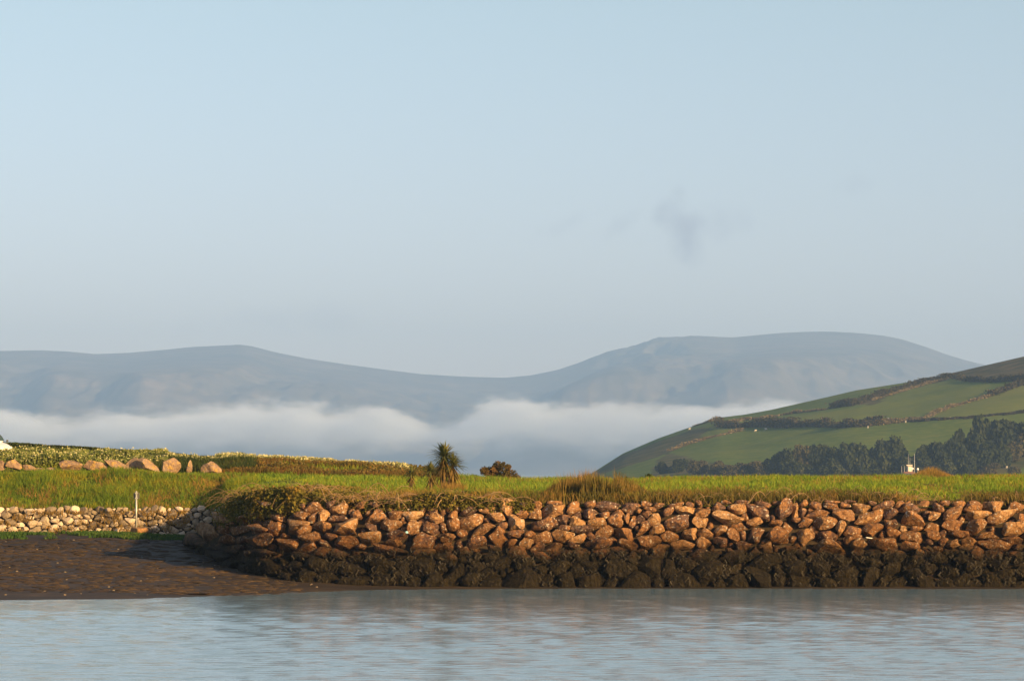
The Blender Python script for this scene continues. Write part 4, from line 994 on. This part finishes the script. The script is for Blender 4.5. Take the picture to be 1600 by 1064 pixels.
HL = [  # polyline, height, width, material, label
 ([(1140, 660), (1184, 655), (1250, 645), (1294, 640)], 1.1, 1.4, 'wallfar', 'pale stone field bank just below the ridge of the green hill'),
 ([(1300, 638.5), (1318, 635), (1336, 634)], 2.4, 3, 'hedgefar', 'short dark thicket at the end of the pale field bank below the ridge'),
 ([(1336, 632), (1364, 623), (1403, 610), (1447, 597), (1486, 590)], 1.8, 5, 'hedgefar', 'wide brown hedge climbing to the top of the green hill'),
 ([(1364, 626), (1403, 614), (1447, 601), (1484, 592)], 1.0, 1.4, 'wallfar', 'thin tan field bank under the wide brown hedge'),
 ([(1119, 665), (1132, 668), (1145, 669), (1162, 668), (1184, 667), (1228, 668), (1272, 666), (1316, 668), (1355, 666), (1378, 663)], 3.0, 4, 'hedgefar', 'dark thick hedge crossing the middle of the green hill'),
 ([(1378, 663), (1400, 661), (1416, 659), (1447, 654)], 1.8, 3, 'wallfar', 'rusty brown bank continuing right from the dark middle hedge'),
 ([(1447, 654), (1482, 638), (1521, 627), (1547, 620)], 1.4, 2.5, 'wallfar', 'tan field bank climbing right through the green fields'),
 ([(1547, 620), (1582, 606), (1600, 601), (1640, 592), (1720, 575)], 2.0, 3.5, 'hedgefar', 'upper brown hedge running off the right edge of the hill'),
 ([(1416, 660), (1482, 656), (1525, 654), (1565, 649), (1600, 645), (1700, 632)], 1.0, 1.2, 'hedgefar', 'thin dark fence line hedge above the woods on the right'),
 ([(1490, 591), (1512, 596), (1556, 597), (1600, 595), (1700, 590)], 2.0, 2.5, 'hedgefar', 'dark hedge along the foot of the brown heath at top right'),
 ([(1044, 706), (1075, 695), (1119, 682), (1162, 673)], 1.0, 1.4, 'wallfar', 'pale stone wall sloping down the left nose of the green hill'),
 ([(1085, 666), (1110, 659), (1123, 654.5)], .9, 1.2, 'wallfar', 'short pale wall on the skyline of the hill nose')]
for pl, hh, ww, mk, lab in HL:
    pts = []
    for k in range(len(pl) - 1):
        (x0, y0), (x1, y1) = pl[k], pl[k + 1]; n_ = max(2, int(abs(x1 - x0) / 2))
        for q in range(n_): pts.append(hill_pt(x0 + (x1 - x0) * q / n_, y0 + (y1 - y0) * q / n_))
    pts = np.array([tuple(p) for p in pts]); c0 = pts[len(pts) // 2]
    n = int(len(pts) * (70 if mk == 'hedgefar' else 40) * (1 + ww * .12)); idx = rng.uniform(0, len(pts) - 1.001, n); i0 = idx.astype(int); fr = idx - i0
    P = pts[i0] * (1 - fr)[:, None] + pts[i0 + 1] * fr[:, None]
    nz = noise01(P[:, 0], P[:, 1], .12, 5)
    P = P + np.stack([rng.normal(size=n) * ww * .3, rng.normal(size=n) * ww * .3, rng.uniform(-.1, 1, n) * hh * (.45 + .9 * nz)], 1)
    sz = .7 if mk == 'hedgefar' else .5
    v, f = leaves(P - c0, rng.uniform(sz * .6, sz * 1.3, n), 1.0)
    o = mesh_obj('hedge' if mk == 'hedgefar' else 'field_bank', v, f, M[mk]); o.location = c0; tag(o, lab, 'hedge' if mk == 'hedgefar' else 'field bank')

# trees at the foot of the hill
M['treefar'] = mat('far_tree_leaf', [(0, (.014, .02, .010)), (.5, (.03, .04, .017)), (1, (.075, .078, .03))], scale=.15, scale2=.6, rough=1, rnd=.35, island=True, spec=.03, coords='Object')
M['treelit'] = mat('far_tree_leaf_sunlit_olive', [(0, (.03, .035, .016)), (.5, (.07, .065, .03)), (1, (.13, .10, .045))], scale=.15, scale2=.6, rough=1, rnd=.4, island=True, spec=.03, coords='Object')  # paler leaf colour stands in for sunlight on some of the crowns
def crown_mesh(seed, m):
    r_ = np.random.default_rng(seed); lob = []
    for k in range(16):
        a_ = r_.uniform(0, 2 * np.pi); rr = r_.uniform(0, .62); z = r_.uniform(.12, .72); rr *= math.sqrt(max(.05, 1 - (z - .25) ** 2 * 2))
        lob.append((math.cos(a_) * rr, math.sin(a_) * rr, z, r_.uniform(.22, .36)))
    n = 3600; P = []
    for k in range(n):
        lx, ly, lz, lr = lob[k % 16]; v_ = r_.normal(size=3); v_ /= np.linalg.norm(v_); v_ *= lr * r_.uniform(.75, 1.05)
        P.append((lx + v_[0], ly + v_[1], max(.03, lz + v_[2] * .8)))
    v, f = leaves(np.array(P), r_.uniform(.07, .14, n), 1.0)
    o = mesh_obj('crown', v, f, m); me = o.data; bpy.data.objects.remove(o); return me
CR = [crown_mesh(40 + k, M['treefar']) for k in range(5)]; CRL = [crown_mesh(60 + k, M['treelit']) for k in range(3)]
tv, tf = tube([(0, 0, -.1), (0.01, 0, .25), (-.02, .01, .6)], [.06, .045, .02], 7); _t = mesh_obj('trunk', tv, tf, M['bark'], smooth=True); TR = _t.data; bpy.data.objects.remove(_t)
TL = [  # px, top row, base row, half width px, lit
 (1165, 722, 742, 16, 1), (1190, 722, 744, 14, 1), (1213, 712, 744, 16, 0), (1236, 703, 745, 18, 0), (1258, 699, 744, 15, 1), (1282, 694, 745, 18, 0), (1306, 701, 746, 16, 0), (1328, 692, 745, 20, 0), (1350, 698, 746, 17, 0),
 (1378, 690, 745, 19, 0), (1407, 684, 745, 21, 0), (1442, 692, 746, 18, 0), (1464, 690, 745, 20, 0), (1492, 684, 744, 18, 0), (1512, 668, 740, 22, 0), (1540, 655, 730, 26, 0), (1566, 655, 715, 20, 0), (1530, 690, 742, 24, 0),
 (1556, 682, 732, 20, 0), (1592, 660, 712, 24, 0), (1578, 688, 722, 20, 1), (1547, 672, 712, 13, 1), (1612, 672, 712, 26, 1), (1640, 655, 700, 26, 0), (1500, 706, 744, 20, 0), (1475, 712, 746, 20, 0), (1425, 712, 746, 22, 0),
 (1360, 716, 746, 20, 0), (1300, 718, 746, 22, 0), (1245, 722, 746, 20, 0), (1118, 722, 742, 12, 1), (1090, 718, 742, 13, 1), (1140, 728, 744, 13, 1), (1062, 716, 738, 12, 0), (1035, 720, 740, 12, 0), (1543, 724, 742, 14, 1), (1586, 730, 746, 12, 1)]
TL.sort(key=lambda q: q[0])
nd = nl = 0
ordn = ['first', 'second', 'third', 'fourth', 'fifth', 'sixth', 'seventh', 'eighth', 'ninth', 'tenth', 'eleventh', 'twelfth', 'thirteenth', 'fourteenth', 'fifteenth', 'sixteenth', 'seventeenth', 'eighteenth', 'nineteenth', 'twentieth',
        'twenty-first', 'twenty-second', 'twenty-third', 'twenty-fourth', 'twenty-fifth', 'twenty-sixth', 'twenty-seventh', 'twenty-eighth']
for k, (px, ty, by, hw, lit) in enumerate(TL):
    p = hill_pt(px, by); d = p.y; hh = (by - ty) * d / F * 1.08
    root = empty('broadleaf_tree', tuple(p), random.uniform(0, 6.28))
    if lit: lab = f'{ordn[nl]} from the left of the paler olive trees coloured as sunlit at the foot of the green hill'; nl += 1
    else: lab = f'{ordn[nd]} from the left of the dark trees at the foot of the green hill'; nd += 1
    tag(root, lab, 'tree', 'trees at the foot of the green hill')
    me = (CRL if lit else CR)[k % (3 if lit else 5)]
    c_ = bpy.data.objects.new('crown', me); sc.collection.objects.link(c_); c_.parent = root; w_ = hw * d / F * 1.75; c_.scale = (w_, w_, hh)
    c_ = bpy.data.objects.new('trunk', TR); sc.collection.objects.link(c_); c_.parent = root; c_.scale = (w_ * .8, w_ * .8, hh)

# sheep
def sheep_mesh():
    bm = bmesh.new()
    sk = [((0, 0, .62), .26), ((.35, 0, .64), .25), ((-.35, 0, .63), .25), ((.55, 0, .78), .13), ((.72, 0, .82), .10), ((.84, 0, .74), .06)]
    me = bpy.data.meshes.new('sheep')
    vs2 = [s[0] for s in sk]; rr = [s[1] for s in sk]; ed = [(0, 1), (0, 2), (1, 3), (3, 4), (4, 5)]
    for x_, par in ((.33, 1), (-.35, 2)):
        for y_ in (-.13, .13):
            vs2 += [(x_, y_, .42), (x_ - (.03 if x_ < 0 else 0), y_, .22), (x_, y_, .02)]; rr += [.08, .045, .04]; b_ = len(vs2) - 3; ed += [(par, b_), (b_, b_ + 1), (b_ + 1, b_ + 2)]
    me.from_pydata(vs2, ed, []); o = bpy.data.objects.new('sheep', me); sc.collection.objects.link(o)
    m_ = o.modifiers.new('skin', 'SKIN')
    for i_, r_ in enumerate(rr): me.skin_vertices[0].data[i_].radius = (r_, r_)
    me.skin_vertices[0].data[0].use_root = True
    s_ = o.modifiers.new('sub', 'SUBSURF'); s_.levels = 1; s_.render_levels = 1
    dg = bpy.context.evaluated_depsgraph_get(); m2 = bpy.data.meshes.new_from_object(o.evaluated_get(dg)); bpy.data.objects.remove(o)
    m2.materials.clear(); m2.materials.append(plain('fleece', (.55, .52, .47), .95)); return m2
SM = sheep_mesh()
for px, py, rz, lab in ((1180, 675, .3, 'white sheep below the left part of the dark middle hedge'), (1197, 672.5, 2.6, 'white sheep close under the dark middle hedge, right of its neighbour'),
                        (1356, 670, 1.4, 'white sheep at the right end of the dark middle hedge'), (1415, 662, 1.3, 'brightest white sheep by the rusty bank in the middle of the hill'),
                        (1483, 657, .1, 'white sheep beside the thin fence line above the woods'), (1077, 672, .4, 'white sheep near the skyline on the nose of the hill'), (1590, 590.5, .2, 'white sheep on the brown heath at the top right'),
                        (1573, 732, 1.2, 'white sheep low on the right below the woods'), (1389, 657, 2.2, 'white sheep in the field just above the rusty bank')):
    o = bpy.data.objects.new('sheep', SM); sc.collection.objects.link(o); p = hill_pt(px, py); o.location = p; o.rotation_euler = (0, 0, rz); tag(o, lab, 'sheep', 'sheep grazing on the green hill')

# ------------------------------------------------------------------ MOUNTAINS
MK = [(-900, 560), (-500, 552), (-200, 550), (0, 548), (60, 547), (100, 548.5), (150, 553), (200, 551), (250, 547), (300, 542), (340, 540), (375, 538), (395, 541), (430, 550), (480, 560), (540, 569), (600, 577), (660, 584.5), (720, 588), (790, 590), (830, 586), (870, 578),
      (900, 568), (930, 556), (960, 545), (990, 539), (1020, 527), (1040, 524), (1080, 523), (1110, 525), (1145, 527), (1180, 523.5), (1220, 520), (1260, 518), (1300, 518), (1340, 520), (1380, 524), (1410, 530), (1450, 543), (1480, 554), (1510, 563), (1540, 570), (1600, 584), (1800, 610), (2500, 640)]
MX = np.array([m_[0] for m_ in MK], float); MY = np.array([m_[1] for m_ in MK], float)
mp_ = np.concatenate([np.arange(-900, -60, 12), np.arange(-60, 1700, 4), np.arange(1700, 2500, 16)])
tt = np.linspace(0, 1.3, 150); MD0, MD1 = 7200.0, 10000.0
Tm, Pm = np.meshgrid(tt, mp_, indexing='ij'); Dm = MD0 + Tm * (MD1 - MD0)
msk = np.interp(Pm, MX, MY); k_ = 5
zr = H - (msk - YH) * MD1 / F
prof = np.where(Tm <= 1, np.maximum(Tm, 0) ** 1.12, 1 - 1.6 * (Tm - 1) ** 1.4); Zm = zr * prof
tc_ = np.clip(Tm, 0, 1); env = np.sin(np.pi * np.clip(tc_, 0, 1) ** .75)
# spurs: crest column at ridge, at foot, height (share of ridge), left width, right width
for (ct, cb, am, wl, wr) in ((150, 60, .20, 45, 150), (285, 215, .26, 60, 240), (1085, 850, .26, 70, 230), (1360, 1120, .24, 90, 260), (560, 480, .07, 70, 150), (-60, -180, .2, 50, 160), (1240, 1180, .05, 40, 60)):
    cc = cb + (ct - cb) * tc_ ** 1.2; u_ = Pm - cc
    bump_ = np.where(u_ < 0, np.exp(-(u_ / wl) ** 2), np.exp(-(u_ / wr) ** 2))
    Zm = Zm + am * 480 * bump_ * env * 1.25 - am * 480 * .25 * env * 0
Xm = (Pm - 800) / F * Dm
nn_ = fbm(np.stack([Xm * .0016, Dm * .0016, 0 * Xm], -1).reshape(-1, 3), 31, 6, .5).reshape(Xm.shape)
Zm = Zm + nn_ * 34 * np.clip(env + .12 * 0, 0, 1)
gul = np.abs(fbm(np.stack([Xm * .008, Dm * .002, 0 * Xm], -1).reshape(-1, 3), 37, 4, .5).reshape(Xm.shape))
cl = np.exp(-((Pm - 1005) / 55) ** 2) * np.exp(-((Tm - .78) / .2) ** 2)
Zm = Zm - gul * (20 * env + 130 * cl)
cap_ = H + (zr - H) * Dm / MD1 * (.80 + .2 * np.clip(Tm, 0, 1) ** 3)
Zm = np.where(Tm < 1, cap_ - np.logaddexp(0, (cap_ - Zm) / 14) * 14 + 9.7, Zm)
Zm[0] = -4
M['mount'] = mat('mountain_heath', [(0, (.05, .055, .05)), (.5, (.11, .10, .085)), (1, (.21, .175, .14))], scale=.0022, scale2=.012, detail=8, rough=1, bump=.5, bscale=.02, bdist=12, spec=.05, coords='Position')
mo = mesh_obj('mountains', np.stack([Xm, Dm, Zm], -1).reshape(-1, 3), grid_faces(*Dm.shape), M['mount'], smooth=True); tag(mo, kind='structure')

# ------------------------------------------------------------------ FOG BANK over the bay
def box_mesh(name, x0, x1, y0, y1, z0, z1, m):
    V = [(x0, y0, z0), (x1, y0, z0), (x1, y1, z0), (x0, y1, z0), (x0, y0, z1), (x1, y0, z1), (x1, y1, z1), (x0, y1, z1)]
    return mesh_obj(name, np.array(V), [[0, 3, 2, 1], [4, 5, 6, 7], [0, 1, 5, 4], [1, 2, 6, 5], [2, 3, 7, 6], [3, 0, 4, 7]], m)
mf = bpy.data.materials.new('fog'); mf.use_nodes = True; t = mf.node_tree; t.nodes.clear(); ns = t.nodes; ln = t.links.new
om = ns.new('ShaderNodeOutputMaterial'); pv_ = ns.new('ShaderNodeVolumePrincipled'); ln(pv_.outputs[0], om.inputs['Volume'])
pv_.inputs['Color'].default_value = (.72, .82, 1, 1); pv_.inputs['Anisotropy'].default_value = -.35; mf.cycles.volume_step_rate = .3
ge = ns.new('ShaderNodeTexCoord'); sp = ns.new('ShaderNodeSeparateXYZ'); ln(ge.outputs['Object'], sp.inputs[0])
def mth(op, a=None, b=None, c=None):
    q = ns.new('ShaderNodeMath'); q.operation = op
    for i_, x_ in enumerate((a, b, c)):
        if x_ is None: continue
        if isinstance(x_, (int, float)): q.inputs[i_].default_value = x_
        else: ln(x_, q.inputs[i_])
    return q.outputs[0]
FX0, FX1 = -2600.0, 2400.0
mrx = ns.new('ShaderNodeMapRange'); mrx.inputs['From Min'].default_value = FX0; mrx.inputs['From Max'].default_value = FX1; ln(sp.outputs['X'], mrx.inputs['Value'])
ramp = ns.new('ShaderNodeValToRGB'); ramp.color_ramp.interpolation = 'B_SPLINE'
FD = 6900.0
tops = [(-300, 640), (0, 641), (80, 644), (150, 634), (250, 640), (300, 634), (375, 620), (440, 632), (520, 630), (600, 636), (660, 652), (700, 664), (725, 640), (780, 617), (850, 624), (950, 630), (1100, 632), (1180, 622), (1230, 626), (1300, 634), (1700, 640)]
e = ramp.color_ramp.elements
for i_, (p_, y_) in enumerate(tops):
    xx = (PX(p_, FD) - FX0) / (FX1 - FX0); hgt = (H - (y_ - YH) * FD / F) / 250.0
    q = e[i_] if i_ < 2 else e.new(xx)
    q.position = xx; q.color = (hgt, hgt, hgt, 1)
ln(mrx.outputs[0], ramp.inputs[0]); top = mth('MULTIPLY', ramp.outputs[0], 250.0)
mpv = ns.new('ShaderNodeMapping'); mpv.inputs['Scale'].default_value = (.8, .18, 2.0); ln(ge.outputs['Object'], mpv.inputs[0])
fn = ns.new('ShaderNodeTexNoise'); fn.inputs['Scale'].default_value = .0085; fn.inputs['Detail'].default_value = 7; fn.inputs['Roughness'].default_value = .66; ln(mpv.outputs[0], fn.inputs['Vector'])
nz = mth('MULTIPLY', mth('SUBTRACT', fn.outputs[0], .5), 145.0)
up_ = mth('ADD', mth('SUBTRACT', top, sp.outputs['Z']), nz)
ma = ns.new('ShaderNodeMapRange'); ma.interpolation_type = 'SMOOTHSTEP'; ma.inputs['From Min'].default_value = -8; ma.inputs['From Max'].default_value = 42; ln(up_, ma.inputs['Value'])
lo_ = mth('ADD', sp.outputs['Z'], mth('MULTIPLY', nz, .8))
mb = ns.new('ShaderNodeMapRange'); mb.interpolation_type = 'SMOOTHSTEP'; mb.inputs['From Min'].default_value = 36; mb.inputs['From Max'].default_value = 175; mb.inputs['To Min'].default_value = .02; ln(lo_, mb.inputs['Value'])
ln(mth('MULTIPLY', mth('MULTIPLY', ma.outputs[0], mb.outputs[0]), .0085), pv_.inputs['Density'])
fog = box_mesh('fog_bank', FX0, FX1, FD, FD + 380, 1.0, 245, mf); tag(fog, 'long pale fog bank lying over the bay in front of the mountains', 'fog', kind='stuff')

# ------------------------------------------------------------------ HAZE
mh = bpy.data.materials.new('haze'); mh.use_nodes = True; t = mh.node_tree; t.nodes.clear()
om = t.nodes.new('ShaderNodeOutputMaterial'); pv2 = t.nodes.new('ShaderNodeVolumePrincipled'); t.links.new(pv2.outputs[0], om.inputs['Volume'])
pv2.inputs['Color'].default_value = (.35, .585, 1.0, 1); pv2.inputs['Density'].default_value = .00014; pv2.inputs['Anisotropy'].default_value = .0
hz = box_mesh('haze', -9000, 9000, -400, 11200, -6, 560, mh); tag(hz, 'thin pale sea haze filling the air over the bay', 'haze', kind='stuff')
